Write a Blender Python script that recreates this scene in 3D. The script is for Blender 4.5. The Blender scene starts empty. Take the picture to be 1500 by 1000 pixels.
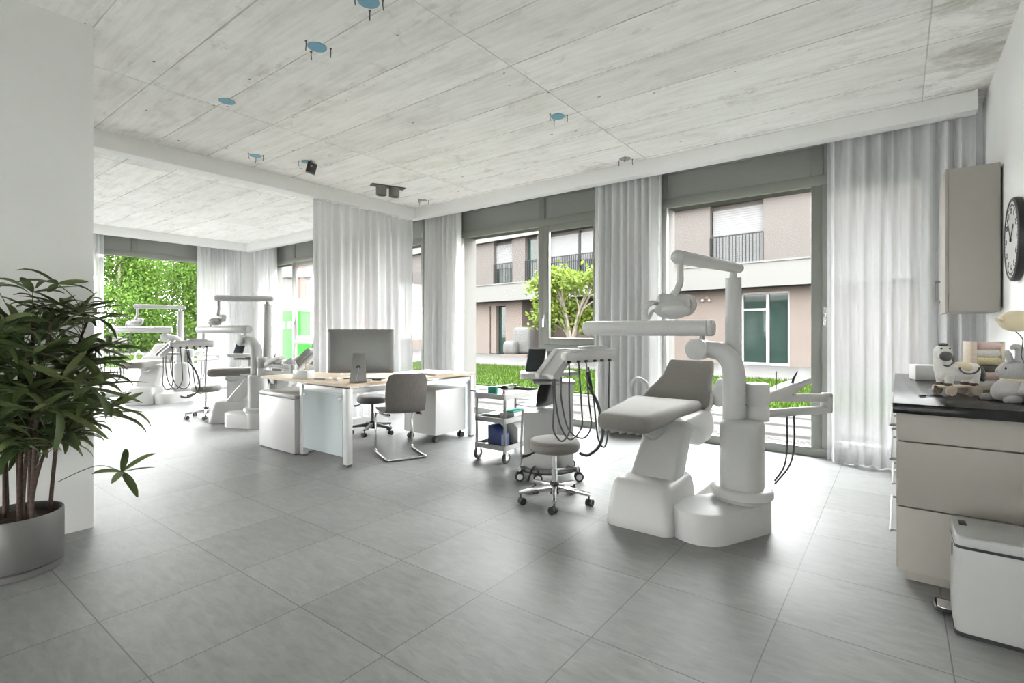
import bpy, bmesh, math, random
from mathutils import Vector, Matrix, noise
random.seed(7)
PI = math.pi
SC = bpy.context.scene
COL = SC.collection
V = Vector

# ------------------------------------------------------------------ materials
def newmat(name):
    m = bpy.data.materials.new(name); m.use_nodes = True
    nt = m.node_tree; nt.nodes.clear()
    out = nt.nodes.new('ShaderNodeOutputMaterial')
    return m, nt, out
class NT:
    def __init__(s, nt): s.nt = nt
    def n(s, t, **kw):
        o = s.nt.nodes.new(t)
        for k, v in kw.items():
            if k.startswith('i_'):
                o.inputs[int(k[2:]) if k[2:].isdigit() else k[2:].replace('_', ' ')].default_value = v
            else: setattr(o, k, v)
        return o
    def l(s, a, b): s.nt.links.new(a, b)
    def math(s, op, a, b=None, c=None, clamp=False):
        o = s.nt.nodes.new('ShaderNodeMath'); o.operation = op; o.use_clamp = clamp
        for i, x in enumerate((a, b, c)):
            if x is None: continue
            if isinstance(x, (int, float)): o.inputs[i].default_value = x
            else: s.l(x, o.inputs[i])
        return o.outputs[0]
    def mix(s, fac, a, b, mode='MIX'):
        o = s.nt.nodes.new('ShaderNodeMix'); o.data_type = 'RGBA'; o.blend_type = mode
        for i, x in ((0, fac), (6, a), (7, b)):
            if isinstance(x, (int, float)): o.inputs[i].default_value = x if i == 0 else (x, x, x, 1)
            elif isinstance(x, tuple): o.inputs[i].default_value = (*x[:3], 1)
            else: s.l(x, o.inputs[i])
        return o.outputs[2]
    def ramp(s, fac, stops):
        o = s.nt.nodes.new('ShaderNodeValToRGB'); cr = o.color_ramp
        while len(cr.elements) < len(stops): cr.elements.new(.5)
        for e, (p, c) in zip(cr.elements, stops):
            e.position = p; e.color = (c, c, c, 1) if isinstance(c, (int, float)) else (*c[:3], 1)
        s.l(fac, o.inputs[0]); return o.outputs[0]
    def coords(s, scale=(1, 1, 1), rot=(0, 0, 0)):
        t = s.nt.nodes.new('ShaderNodeTexCoord'); mp = s.nt.nodes.new('ShaderNodeMapping')
        mp.inputs['Scale'].default_value = scale; mp.inputs['Rotation'].default_value = rot
        s.l(t.outputs['Object'], mp.inputs[0]); return mp.outputs[0]
    def noise(s, vec, scale, detail=4, rough=.55, dist=0):
        o = s.n('ShaderNodeTexNoise'); o.inputs['Scale'].default_value = scale
        o.inputs['Detail'].default_value = detail; o.inputs['Roughness'].default_value = rough
        o.inputs['Distortion'].default_value = dist
        s.l(vec, o.inputs['Vector']); return o.outputs['Fac']
    def bump(s, h, strength=.2, dist=.01):
        b = s.n('ShaderNodeBump'); b.inputs['Strength'].default_value = strength; b.inputs['Distance'].default_value = dist
        s.l(h, b.inputs['Height']); return b.outputs[0]

def P(name, col, rough=.5, metal=0, spec=.5, var=0, vscale=8, vstretch=(1, 1, 1), bump=0, bscale=60, coat=0, sheen=0):
    m, nt, out = newmat(name); k = NT(nt)
    b = k.n('ShaderNodeBsdfPrincipled')
    b.inputs['Roughness'].default_value = rough; b.inputs['Metallic'].default_value = metal
    b.inputs['Specular IOR Level'].default_value = spec
    b.inputs['Coat Weight'].default_value = coat; b.inputs['Sheen Weight'].default_value = sheen
    b.inputs['Base Color'].default_value = (*col, 1)
    if var:
        f = k.noise(k.coords(vstretch), vscale)
        lo = tuple(max(0, c * (1 - var)) for c in col); hi = tuple(min(1, c * (1 + var)) for c in col)
        k.l(k.ramp(f, [(.3, lo), (.7, hi)]), b.inputs['Base Color'])
    if bump:
        k.l(k.bump(k.noise(k.coords(vstretch), bscale, 3), bump), b.inputs['Normal'])
    k.l(b.outputs[0], out.inputs[0])
    return m

def floor_mat():
    m, nt, out = newmat('grey_porcelain_tile'); k = NT(nt)
    c = k.coords(); sx = k.n('ShaderNodeSeparateXYZ'); k.l(c, sx.inputs[0])
    u = k.math('DIVIDE', k.math('ADD', sx.outputs[0], .41 + 56.65), .5665)
    v = k.math('DIVIDE', k.math('ADD', sx.outputs[1], -.665 + 57.5), .575)
    fu = k.math('FRACT', u); fv = k.math('FRACT', v)
    du = k.math('MINIMUM', fu, k.math('SUBTRACT', 1, fu)); dv = k.math('MINIMUM', fv, k.math('SUBTRACT', 1, fv))
    line = k.math('LESS_THAN', k.math('MINIMUM', du, dv), .0042)
    cmb = k.n('ShaderNodeCombineXYZ'); k.l(k.math('FLOOR', u), cmb.inputs[0]); k.l(k.math('FLOOR', v), cmb.inputs[1])
    wn = k.n('ShaderNodeTexWhiteNoise'); k.l(cmb.outputs[0], wn.inputs[0])
    off = k.n('ShaderNodeVectorMath', operation='SCALE'); k.l(wn.outputs['Color'], off.inputs[0]); off.inputs['Scale'].default_value = 9
    cc = k.n('ShaderNodeVectorMath', operation='ADD'); k.l(c, cc.inputs[0]); k.l(off.outputs[0], cc.inputs[1])
    n1 = k.noise(cc.outputs[0], 2.2, 6, .6, .4)
    mp = k.n('ShaderNodeMapping'); mp.inputs['Scale'].default_value = (1, 3.2, 1); mp.inputs['Rotation'].default_value = (0, 0, .35)
    k.l(cc.outputs[0], mp.inputs[0]); n2 = k.noise(mp.outputs[0], 9, 7, .62, .6)
    base = k.ramp(n1, [(.25, (.175, .179, .172)), (.75, (.25, .254, .245))])
    base = k.mix(.5, base, k.ramp(n2, [(.3, .18), (.7, .305)]))
    tone = k.math('MULTIPLY_ADD', wn.outputs['Value'], .1, .95)
    base = k.mix(1, base, tone, 'MULTIPLY')
    base = k.mix(k.math('MULTIPLY', line, .8), base, (.10, .10, .097))
    b = k.n('ShaderNodeBsdfPrincipled'); k.l(base, b.inputs['Base Color'])
    k.l(k.math('MULTIPLY_ADD', n2, .22, .33), b.inputs['Roughness']); b.inputs['Specular IOR Level'].default_value = .14
    h = k.math('SUBTRACT', n2, k.math('MULTIPLY', line, 1.2))
    k.l(k.bump(h, .12, .008), b.inputs['Normal'])
    k.l(b.outputs[0], out.inputs[0]); return m

def ceiling_mat():
    m, nt, out = newmat('board_marked_concrete'); k = NT(nt)
    c = k.coords(); sx = k.n('ShaderNodeSeparateXYZ'); k.l(c, sx.inputs[0])
    u = k.math('DIVIDE', k.math('ADD', sx.outputs[0], -.155 + 236.), 2.36)
    v = k.math('DIVIDE', k.math('ADD', sx.outputs[1], -1.45 + 48.3), .483)
    def dist(x, p):
        f = k.math('FRACT', x); return k.math('MULTIPLY', k.math('MINIMUM', f, k.math('SUBTRACT', 1, f)), p)
    wob = k.noise(k.coords((1, 1, 1)), 7, 3)
    du = dist(u, 2.36); dv = dist(v, .483)
    brk = k.noise(k.coords((1, 1, 1)), 1.7, 3)
    wid = k.math('MULTIPLY_ADD', brk, .011, -.001)
    lu = k.math('LESS_THAN', du, .0042); lv = k.math('LESS_THAN', dv, wid)
    line = k.math('MAXIMUM', lu, lv)
    cmb = k.n('ShaderNodeCombineXYZ'); k.l(k.math('FLOOR', u), cmb.inputs[0]); k.l(k.math('FLOOR', v), cmb.inputs[1])
    wn = k.n('ShaderNodeTexWhiteNoise'); k.l(cmb.outputs[0], wn.inputs[0])
    off = k.n('ShaderNodeVectorMath', operation='SCALE'); k.l(wn.outputs['Color'], off.inputs[0]); off.inputs['Scale'].default_value = 7
    cc = k.n('ShaderNodeVectorMath', operation='ADD'); k.l(c, cc.inputs[0]); k.l(off.outputs[0], cc.inputs[1])
    mp = k.n('ShaderNodeMapping'); mp.inputs['Scale'].default_value = (.9, 11, 1); k.l(cc.outputs[0], mp.inputs[0])
    streak = k.noise(mp.outputs[0], 2.4, 8, .62, .25)
    mp2 = k.n('ShaderNodeMapping'); mp2.inputs['Scale'].default_value = (.9, 2.2, 1); k.l(cc.outputs[0], mp2.inputs[0])
    blot = k.noise(mp2.outputs[0], 1.8, 7, .68, .3)
    base = k.ramp(blot, [(.3, (.66, .645, .60)), (.48, (.88, .87, .845)), (.7, (.95, .945, .93))])
    base = k.mix(.45, base, k.ramp(streak, [(.3, (.68, .66, .62)), (.55, (.90, .89, .865)), (.75, (.96, .955, .94))]))
    base = k.mix(1, base, k.math('MULTIPLY_ADD', wn.outputs['Value'], .1, .93), 'MULTIPLY')
    # rust and water stains that gather in patches, heavier by the bare strip along the right wall
    pt = k.noise(k.coords((1, 1.6, 1)), 2.1, 8, .72, .6)
    strip = k.math('SMOOTH_MIN', k.math('MULTIPLY', k.math('ADD', sx.outputs[0], .02), 1.4), .9, .2)
    strip = k.math('MAXIMUM', strip, 0.0)
    st = k.math('MULTIPLY_ADD', strip, .2, -.585)
    patch = k.math('MULTIPLY', k.math('ADD', pt, st), 6, clamp=True)
    base = k.mix(k.math('MULTIPLY', patch, .55), base, (.30, .275, .22))
    vo = k.n('ShaderNodeTexVoronoi'); vo.inputs['Scale'].default_value = 3.3; k.l(k.coords((1, 1.6, 1)), vo.inputs['Vector'])
    jit = k.noise(k.coords((1, 1, 1)), 40, 2)
    speck = k.math('LESS_THAN', k.math('MULTIPLY_ADD', jit, .05, vo.outputs['Distance']), .075)
    base = k.mix(k.math('MULTIPLY', speck, .8), base, (.2, .19, .165))
    lf = k.math('MULTIPLY', line, k.math('MULTIPLY_ADD', k.noise(k.coords((1, 1, 1)), 3.1, 3), 1.5, -.2, clamp=True))
    base = k.mix(k.math('MULTIPLY', lf, .8), base, (.22, .205, .18))
    # grime that bled along the joints
    gl = k.math('MULTIPLY', k.math('LESS_THAN', k.math('MINIMUM', du, dv), .05), k.math('MULTIPLY', k.math('ADD', k.noise(k.coords((2, 2, 1)), 4.3, 6, .7), -.52), 4, clamp=True))
    base = k.mix(k.math('MULTIPLY', gl, .4), base, (.36, .335, .28))
    b = k.n('ShaderNodeBsdfPrincipled'); k.l(base, b.inputs['Base Color']); b.inputs['Roughness'].default_value = .8
    b.inputs['Specular IOR Level'].default_value = .2
    h = k.math('SUBTRACT', streak, k.math('MULTIPLY', line, 1.5)); k.l(k.bump(h, .25, .01), b.inputs['Normal'])
    k.l(b.outputs[0], out.inputs[0]); return m

def cloth_mat(name, col, opaque, trans=.55):
    m, nt, out = newmat(name); k = NT(nt)
    d = k.n('ShaderNodeBsdfDiffuse'); d.inputs[0].default_value = (*col, 1)
    t = k.n('ShaderNodeBsdfTranslucent'); t.inputs[0].default_value = (*col, 1)
    mx = k.n('ShaderNodeMixShader'); mx.inputs[0].default_value = trans
    k.l(d.outputs[0], mx.inputs[1]); k.l(t.outputs[0], mx.inputs[2])
    tr = k.n('ShaderNodeBsdfTransparent'); tr.inputs[0].default_value = (1, 1, 1, 1)
    m2 = k.n('ShaderNodeMixShader')
    f = k.noise(k.coords((30, 30, .15)), 3, 2)
    k.l(k.math('MULTIPLY_ADD', f, .16, opaque - .08, clamp=True), m2.inputs[0])
    k.l(tr.outputs[0], m2.inputs[1]); k.l(mx.outputs[0], m2.inputs[2])
    k.l(m2.outputs[0], out.inputs[0]); return m

def glass_mat(name, tint=(1, 1, 1), diff=0, dcol=(.8, .85, .85)):
    m, nt, out = newmat(name); k = NT(nt)
    t = k.n('ShaderNodeBsdfTransparent'); t.inputs[0].default_value = (*tint, 1)
    last = t.outputs[0]
    if diff:
        d = k.n('ShaderNodeBsdfDiffuse'); d.inputs[0].default_value = (*dcol, 1)
        tl = k.n('ShaderNodeBsdfTranslucent'); tl.inputs[0].default_value = (*dcol, 1)
        a = k.n('ShaderNodeAddShader') if False else k.n('ShaderNodeMixShader'); a.inputs[0].default_value = .5
        k.l(d.outputs[0], a.inputs[1]); k.l(tl.outputs[0], a.inputs[2])
        mm = k.n('ShaderNodeMixShader'); mm.inputs[0].default_value = diff
        k.l(last, mm.inputs[1]); k.l(a.outputs[0], mm.inputs[2]); last = mm.outputs[0]
    g = k.n('ShaderNodeBsdfGlossy'); g.inputs['Roughness'].default_value = .02
    fr = k.n('ShaderNodeFresnel'); fr.inputs[0].default_value = 1.45
    mx = k.n('ShaderNodeMixShader'); k.l(k.math('MULTIPLY', fr.outputs[0], .1), mx.inputs[0])
    k.l(last, mx.inputs[1]); k.l(g.outputs[0], mx.inputs[2]); k.l(mx.outputs[0], out.inputs[0]); return m

def leaf_mat(name, a, b, trans=.3, spec=.04):
    m, nt, out = newmat(name); k = NT(nt)
    geo = k.n('ShaderNodeNewGeometry')
    r = k.mix(geo.outputs['Random Per Island'], a, b)
    p = k.n('ShaderNodeBsdfPrincipled'); p.inputs['Roughness'].default_value = .45; p.inputs['Specular IOR Level'].default_value = spec; k.l(r, p.inputs['Base Color'])
    t = k.n('ShaderNodeBsdfTranslucent'); k.l(r, t.inputs[0])
    mx = k.n('ShaderNodeMixShader'); mx.inputs[0].default_value = trans
    k.l(p.outputs[0], mx.inputs[1]); k.l(t.outputs[0], mx.inputs[2]); k.l(mx.outputs[0], out.inputs[0]); return m

def paving_mat():
    m, nt, out = newmat('pale_paving_with_dark_slabs'); k = NT(nt)
    c = k.coords(); sx = k.n('ShaderNodeSeparateXYZ'); k.l(c, sx.inputs[0])
    row = k.math('DIVIDE', k.math('ADD', sx.outputs[1], 30), .36)
    fr = k.math('FRACT', row); odd = k.math('MODULO', k.math('FLOOR', row), 2)
    u = k.math('ADD', k.math('DIVIDE', k.math('ADD', sx.outputs[0], 60), 1.5), k.math('MULTIPLY', odd, .5))
    fu = k.math('FRACT', u)
    slab = k.math('MULTIPLY', k.math('LESS_THAN', fr, .5), k.math('LESS_THAN', fu, .46))
    near = k.math('LESS_THAN', sx.outputs[1], 8.75)
    slab = k.math('MULTIPLY', slab, k.math('MAXIMUM', near, .45))
    n1 = k.noise(c, 3, 5); n2 = k.noise(c, 55, 4, .7)
    base = k.ramp(n1, [(.3, (.034, .033, .0313)), (.7, (.043, .0413, .039))])
    base = k.mix(slab, base, k.ramp(n2, [(.3, (.011, .0105, .01)), (.7, (.017, .016, .015))]))
    grav = k.math('LESS_THAN', sx.outputs[1], 6.62)
    base = k.mix(grav, base, k.ramp(n2, [(.42, (.01, .0095, .0085)), (.55, (.06, .057, .053))]))
    b = k.n('ShaderNodeBsdfPrincipled'); k.l(base, b.inputs['Base Color']); b.inputs['Roughness'].default_value = .9; b.inputs['Specular IOR Level'].default_value = .03
    k.l(b.outputs[0], out.inputs[0]); return m

def wood_mat(name, a, b, scale=4, stretch=(1, 14, 14)):
    m, nt, out = newmat(name); k = NT(nt)
    f = k.noise(k.coords(stretch), scale, 6, .6, .5)
    p = k.n('ShaderNodeBsdfPrincipled'); k.l(k.ramp(f, [(.3, a), (.7, b)]), p.inputs['Base Color'])
    p.inputs['Roughness'].default_value = .45
    k.l(p.outputs[0], out.inputs[0]); return m

def blind_mat():
    m, nt, out = newmat('slatted_blind'); k = NT(nt)
    c = k.coords(); sx = k.n('ShaderNodeSeparateXYZ'); k.l(c, sx.inputs[0])
    f = k.math('FRACT', k.math('MULTIPLY', sx.outputs[2], 12))
    p = k.n('ShaderNodeBsdfPrincipled'); k.l(k.ramp(f, [(.12,   .035), (.25, .06)]), p.inputs['Base Color']); p.inputs['Roughness'].default_value = .8; p.inputs['Specular IOR Level'].default_value = .03
    k.l(p.outputs[0], out.inputs[0]); return m

M = dict(
    floor=floor_mat(), ceil=ceiling_mat(), paving=paving_mat(), blind=blind_mat(),
    wall=P('white_wall_paint', (.84, .843, .835), .7, spec=.2, var=.02, vscale=2, bump=.04, bscale=120),
    wallg=P('pale_grey_wall_paint', (0.792, 0.792, 0.7755), .7, spec=.2, var=.02, vscale=2),
    trim=P('white_pelmet_paint', (.8, .8, .79), .5, spec=.3),
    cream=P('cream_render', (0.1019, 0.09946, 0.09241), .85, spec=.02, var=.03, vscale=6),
    frame=P('grey_green_aluminium', (.215, .22, .20), .42, .25),
    panel=P('grey_green_panel', (.245, .255, .235), .5, .1),
    sheer=cloth_mat('sheer_voile', (.68, .68, .685), .86, .03),
    heavy=cloth_mat('pleated_voile', (.74, .74, .735), .95, .15),
    light_sheer=cloth_mat('thin_white_voile', (.70, .70, .70), .7, .3),
    glass=glass_mat('window_glass', (.985, .99, .985)),
    frost=glass_mat('frosted_desk_glass', (.9, .95, .96), .62, (.74, .79, .80)),
    bluglass=P('dark_facade_glass', (.007, .012, .010), .04, 0, .14),
    white=P('white_dental_plastic', (0.4537, 0.4537, 0.4434), .42, spec=.35),
    whiteb=P('bright_white_lacquer', (0.5712, 0.5712, 0.567), .35),
    uph=P('taupe_grey_upholstery', (0.1939, 0.1835, 0.1674), .75, spec=.25, var=.06, vscale=90, bump=.06, bscale=300, sheen=.2),
    chrome=P('chrome', (.75, .75, .75), .15, 1),
    steel=P('brushed_steel', (.24, .24, .235), .4, .9),
    alu=P('silver_aluminium', (.30, .297, .285), .5, .5),
    black=P('black_rubber', (.015, .015, .015), .45),
    char=P('charcoal_plastic', (.022, .022, .022), .35, spec=.3),
    dgrey=P('dark_grey_plastic', (.09, .09, .09), .45),
    hose=P('grey_rubber_hose', (.055, .055, .055), .5),
    oak=wood_mat('light_oak', (.48, .37, .25), (.60, .48, .34), 3, (3, 14, 14)),
    ply=wood_mat('grey_stained_plywood', (.125, .115, .103), (.175, .162, .147), 4, (30, 30, 2)),
    beech=wood_mat('pale_beech', (.60, .49, .39), (.70, .59, .48), 5, (3, 14, 14)),
    beige=P('beige_cabinet_laminate', (0.3543, 0.3356, 0.2983), .5, spec=.35),
    stone=P('black_polished_worktop', (.012, .012, .012), .22, 0, .15, var=.3, vscale=40),
    pot=P('brushed_grey_pot', (.17, .17, .163), .45, .5, bump=.03, vstretch=(1, 1, 40)),
    soil=P('brown_soil', (.05, .03, .022), .95, var=.6, vscale=60, bump=.6, bscale=90),
    cane=P('brown_palm_cane', (.075, .045, .033), .7, var=.5, vscale=30, vstretch=(1, 1, 3)),
    palm=leaf_mat('palm_leaf', (.06, .095, .032), (.21, .26, .11), .25, .3),
    petiole=P('green_leaf_stalk', (.10, .16, .05), .5),
    grass=leaf_mat('grass_blade', (.010, .021, .0012), (.021, .035, .003), .35),
    lawn=P('lawn_green', (.014, .028, .003), .9, spec=.02, var=.25, vscale=6),
    birch=leaf_mat('tree_foliage', (.016, .038, .005), (.062, .105, .02), .4),
    mag=leaf_mat('garden_tree_leaf', (.025, .042, .004), (.07, .09, .016), .4),
    bark=P('grey_bark', (.085, .075, .06), .9, spec=.03, var=.3, vscale=12),
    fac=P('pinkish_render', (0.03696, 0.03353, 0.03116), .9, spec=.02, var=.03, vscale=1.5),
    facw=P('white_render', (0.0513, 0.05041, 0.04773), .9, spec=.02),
    bounce_pale=P('pale_bounce_ground', (.78, .77, .74), .9, spec=.02),  # bright tone for the unseen ground added to bounce light indoors
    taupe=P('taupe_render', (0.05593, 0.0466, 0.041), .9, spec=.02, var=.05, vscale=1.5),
    red=P('red_render', (.09, .04, .033), .9, spec=.02),
    green=P('green_cabin_plastic', (.01, .10, .008), .8, spec=.03),
    blue=P('navy_blue_plastic', (0.01, 0.025, 0.1), .45),
    teal=P('teal_card', (.0, .28, .2), .5),
    cyan=P('blue_box_plastic', (.16, .36, .48), .5),
    lgrey=P('light_grey_plastic', (.52, .52, .51), .45),
    binw=P('satin_steel_white', (.36, .365, .355), .4, .2),
    mgrey=P('mid_grey_plastic', (.27, .27, .265), .45),
    plush=P('white_plush', (.66, .645, .62), .95, spec=.1, var=.05, vscale=60, bump=.15, bscale=200, sheen=.3),
    plushg=P('grey_knit_plush', (.40, .39, .385), .95, spec=.1, var=.12, vscale=160, vstretch=(1, 1, 3), bump=.2, bscale=220, sheen=.3),
    plushd=P('charcoal_plush', (.11, .108, .105), .95, spec=.1, var=.15, vscale=120, sheen=.2),
    cream_b=P('cream_fabric', (.63, .55, .38), .8, spec=.2, sheen=.2),
    pink=P('pale_pink_fabric', (.58, .44, .40), .9), yellow=P('pale_yellow_fabric', (.64, .57, .34), .9, var=.15, vscale=90),
    magazine=P('printed_paper', (.66, .62, .57), .5, var=.12, vscale=30),
    gold=P('brass_wire', (.55, .42, .2), .3, 1),
    screen=P('black_glass_screen', (.012, .016, .022), .08),
    wrap=P('white_plastic_wrap', (0.0396, 0.03861, 0.0363), .6, spec=.05, var=.2, vscale=9, bump=.8, bscale=9),
    carp=P('car_paint', (.09, .092, .1), .5, spec=.1),
    rail=P('dark_railing_paint', (.012, .012, .012), .8, spec=.03),
    outw=P('outdoor_white_paint', (.12, .12, .118), .8, spec=.03),
)

# ------------------------------------------------------------------ mesh builder
class MB:
    def __init__(s): s.v = []; s.f = []
    def add(s, vs, fs, mat=None):
        o = len(s.v)
        s.v += [tuple(mat @ V(p)) if mat else tuple(p) for p in vs]
        s.f += [tuple(i + o for i in f) for f in fs]; return s
    def box(s, c, d, bev=0, seg=2, rot=None):
        """axis box: centre c, size d; rot = (rx,ry,rz) about the centre"""
        mt = Matrix.Translation(V(c))
        if rot: mt = mt @ Matrix.Rotation(rot[2], 4, 'Z') @ Matrix.Rotation(rot[1], 4, 'Y') @ Matrix.Rotation(rot[0], 4, 'X')
        bm = bmesh.new(); bmesh.ops.create_cube(bm, size=1)
        for v in bm.verts: v.co = V((v.co.x * d[0], v.co.y * d[1], v.co.z * d[2]))
        if bev: bmesh.ops.bevel(bm, geom=bm.edges[:], offset=min(bev, min(d) * .49), segments=seg, profile=.5, affect='EDGES')
        bm.verts.index_update()
        s.add([v.co[:] for v in bm.verts], [[v.index for v in f.verts] for f in bm.faces], mt); bm.free(); return s
    def b2(s, a, b, bev=0, seg=2):
        return s.box([(a[i] + b[i]) / 2 for i in range(3)], [abs(b[i] - a[i]) for i in range(3)], bev, seg)
    def loft(s, rings, cap=True, closed=True):
        n = len(rings[0]); vs = [p for r in rings for p in r]; fs = []
        for i in range(len(rings) - 1):
            for j in range(n if closed else n - 1):
                a = i * n + j; b = i * n + (j + 1) % n
                fs.append((a, b, b + n, a + n))
        if cap and closed: fs.append(tuple(range(n - 1, -1, -1))); fs.append(tuple((len(rings) - 1) * n + j for j in range(n)))
        return s.add(vs, fs)
    def lathe(s, prof, c=(0, 0, 0), n=24, axis='Z', sx=1, sy=1):
        rings = []
        for r, z in prof:
            ring = []
            for k in range(n):
                a = 2 * PI * k / n; x, y = r * math.cos(a) * sx, r * math.sin(a) * sy
                p = (x, y, z) if axis == 'Z' else ((z, x, y) if axis == 'X' else (y, z, x))
                ring.append((p[0] + c[0], p[1] + c[1], p[2] + c[2]))
            rings.append(ring)
        return s.loft(rings)
    def cyl(s, p, q, r, r2=None, n=16): return s.tube([p, q], r, n, r2=r2, smooth=False)
    def tube(s, pts, r, n=10, smooth=True, r2=None, sub=6):
        pts = [V(p) for p in pts]
        if smooth and len(pts) > 2:
            out = []
            for i in range(len(pts) - 1):
                p0 = pts[max(i - 1, 0)]; p1 = pts[i]; p2 = pts[i + 1]; p3 = pts[min(i + 2, len(pts) - 1)]
                for k in range(sub):
                    t = k / sub
                    out.append(.5 * ((2 * p1) + (p2 - p0) * t + (2 * p0 - 5 * p1 + 4 * p2 - p3) * t * t + (3 * p1 - p0 - 3 * p2 + p3) * t ** 3))
            out.append(pts[-1]); pts = out
        m = len(pts); rr = []
        for i in range(m):
            t = i / (m - 1)
            if isinstance(r, (list, tuple)):
                x = t * (len(r) - 1); j = min(int(x), len(r) - 2); rr.append(r[j] + (r[j + 1] - r[j]) * (x - j))
            else: rr.append(r + ((r2 - r) * t if r2 is not None else 0))
        rings = []; up = None
        for i, p in enumerate(pts):
            d = (pts[min(i + 1, m - 1)] - pts[max(i - 1, 0)])
            if d.length < 1e-9: d = V((0, 0, 1))
            d.normalize()
            if up is None: up = d.orthogonal().normalized()
            else:
                up = up - d * up.dot(d)
                up = up.normalized() if up.length > 1e-6 else d.orthogonal().normalized()
            w = d.cross(up)
            rings.append([tuple(p + (up * math.cos(2 * PI * k / n) + w * math.sin(2 * PI * k / n)) * rr[i]) for k in range(n)])
        return s.loft(rings)
    def ball(s, c, r, n=16, m=10, rot=None):
        r = (r, r, r) if isinstance(r, (int, float)) else r
        mt = Matrix.Translation(V(c))
        if rot: mt = mt @ Matrix.Rotation(rot[2], 4, 'Z') @ Matrix.Rotation(rot[1], 4, 'Y') @ Matrix.Rotation(rot[0], 4, 'X')
        rings = []
        for i in range(m + 1):
            t = -PI / 2 + PI * i / m; q = max(math.cos(t), .02)
            rings.append([tuple(mt @ V((r[0] * q * math.cos(2 * PI * k / n), r[1] * q * math.sin(2 * PI * k / n), r[2] * math.sin(t)))) for k in range(n)])
        return s.loft(rings)
    def prism(s, poly, y0, y1, mat=None):
        """poly in (x,z), extruded along y"""
        n = len(poly); vs = [(x, y0, z) for x, z in poly] + [(x, y1, z) for x, z in poly]
        fs = [tuple(range(n)), tuple(range(2 * n - 1, n - 1, -1))] + [(i, i + n, (i + 1) % n + n, (i + 1) % n) for i in range(n)]
        return s.add(vs, fs, mat)
    def slab(s, poly, z0, z1, bev=0):
        """poly in (x,y), extruded along z with a softened top edge"""
        cx = sum(p[0] for p in poly) / len(poly); cy = sum(p[1] for p in poly) / len(poly)
        def ins(d):
            o = []
            for x, y in poly:
                l = math.hypot(x - cx, y - cy) or 1; o.append((cx + (x - cx) * (1 - d / l), cy + (y - cy) * (1 - d / l)))
            return o
        rings = [[(x, y, z0) for x, y in poly]]
        if bev:
            for k in range(5):
                a = k / 4 * PI / 2; rings.append([(x, y, z1 - bev + bev * math.sin(a)) for x, y in ins(bev * (1 - math.cos(a)))])
        else: rings.append([(x, y, z1) for x, y in poly])
        return s.loft(rings)
    def build(s, name, mat, parent=None, smooth=35, loc=None, rotz=None, recalc=True):
        me = bpy.data.meshes.new(name); me.from_pydata(s.v, [], s.f); me.update()
        if recalc and len(s.f) < 60000:
            bm = bmesh.new(); bm.from_mesh(me); bmesh.ops.recalc_face_normals(bm, faces=bm.faces[:]); bm.to_mesh(me); bm.free()
        if smooth:
            me.polygons.foreach_set('use_smooth', [True] * len(me.polygons)); me.set_sharp_from_angle(angle=math.radians(smooth))
        for m in (mat if isinstance(mat, (list, tuple)) else [mat]): me.materials.append(M[m] if isinstance(m, str) else m)
        o = bpy.data.objects.new(name, me); COL.objects.link(o)
        if parent: o.parent = parent
        if loc: o.location = loc
        if rotz is not None: o.rotation_euler = (0, 0, rotz)
        return o
def rrect(w, d, r, cx=0, cy=0, n=5):
    pts = []
    for sx, sy, a0 in ((1, 1, 0), (-1, 1, 90), (-1, -1, 180), (1, -1, 270)):
        for k in range(n + 1):
            a = math.radians(a0 + 90 * k / n); pts.append((cx + sx * (w / 2 - r) + r * math.cos(a), cy + sy * (d / 2 - r) + r * math.sin(a)))
    return pts
def thing(name, label, cat, loc=(0, 0, 0), rotz=0, group=None):
    o = bpy.data.objects.new(name, None); COL.objects.link(o); o.empty_display_size = .1
    o.location = loc; o.rotation_euler = (0, 0, rotz); tag(o, label, cat, group); return o
def tag(o, label=None, cat=None, group=None, kind=None):
    if label: o['label'] = label
    if cat: o['category'] = cat
    if group: o['group'] = group
    if kind: o['kind'] = kind
    return o
def struct(mb, name, mat, label=None, **kw):
    o = mb.build(name, mat, **kw); o['kind'] = 'structure'
    if label: o['label'] = label
    return o
KIDS = {}
def copy_tree(o, parent=None):
    c = o.copy(); COL.objects.link(c)
    if parent: c.parent = parent
    for ch in [x for x in COL.objects if x.parent == o]: copy_tree(ch, c)
    return c
def copy_thing(o, loc, rotz, label, group=None):
    c = copy_tree(o); c.location = loc; c.rotation_euler = (0, 0, rotz); c['label'] = label
    if group: c['group'] = group
    return c
def kids(o, name): return [x for x in COL.objects if x.parent == o and x.name.split('.')[0] == name]

# ------------------------------------------------------------------ camera and light
HC = 1.22
cam = bpy.data.cameras.new('camera'); co = bpy.data.objects.new('camera', cam); COL.objects.link(co)
cam.sensor_width = 36; cam.lens = 36 * 749.1 / 1500; cam.shift_y = -(500 - 484.3) / 1500
co.location = (0, 0, HC); co.rotation_euler = (PI / 2, 0, .64705); SC.camera = co
cam.clip_end = 300

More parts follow.
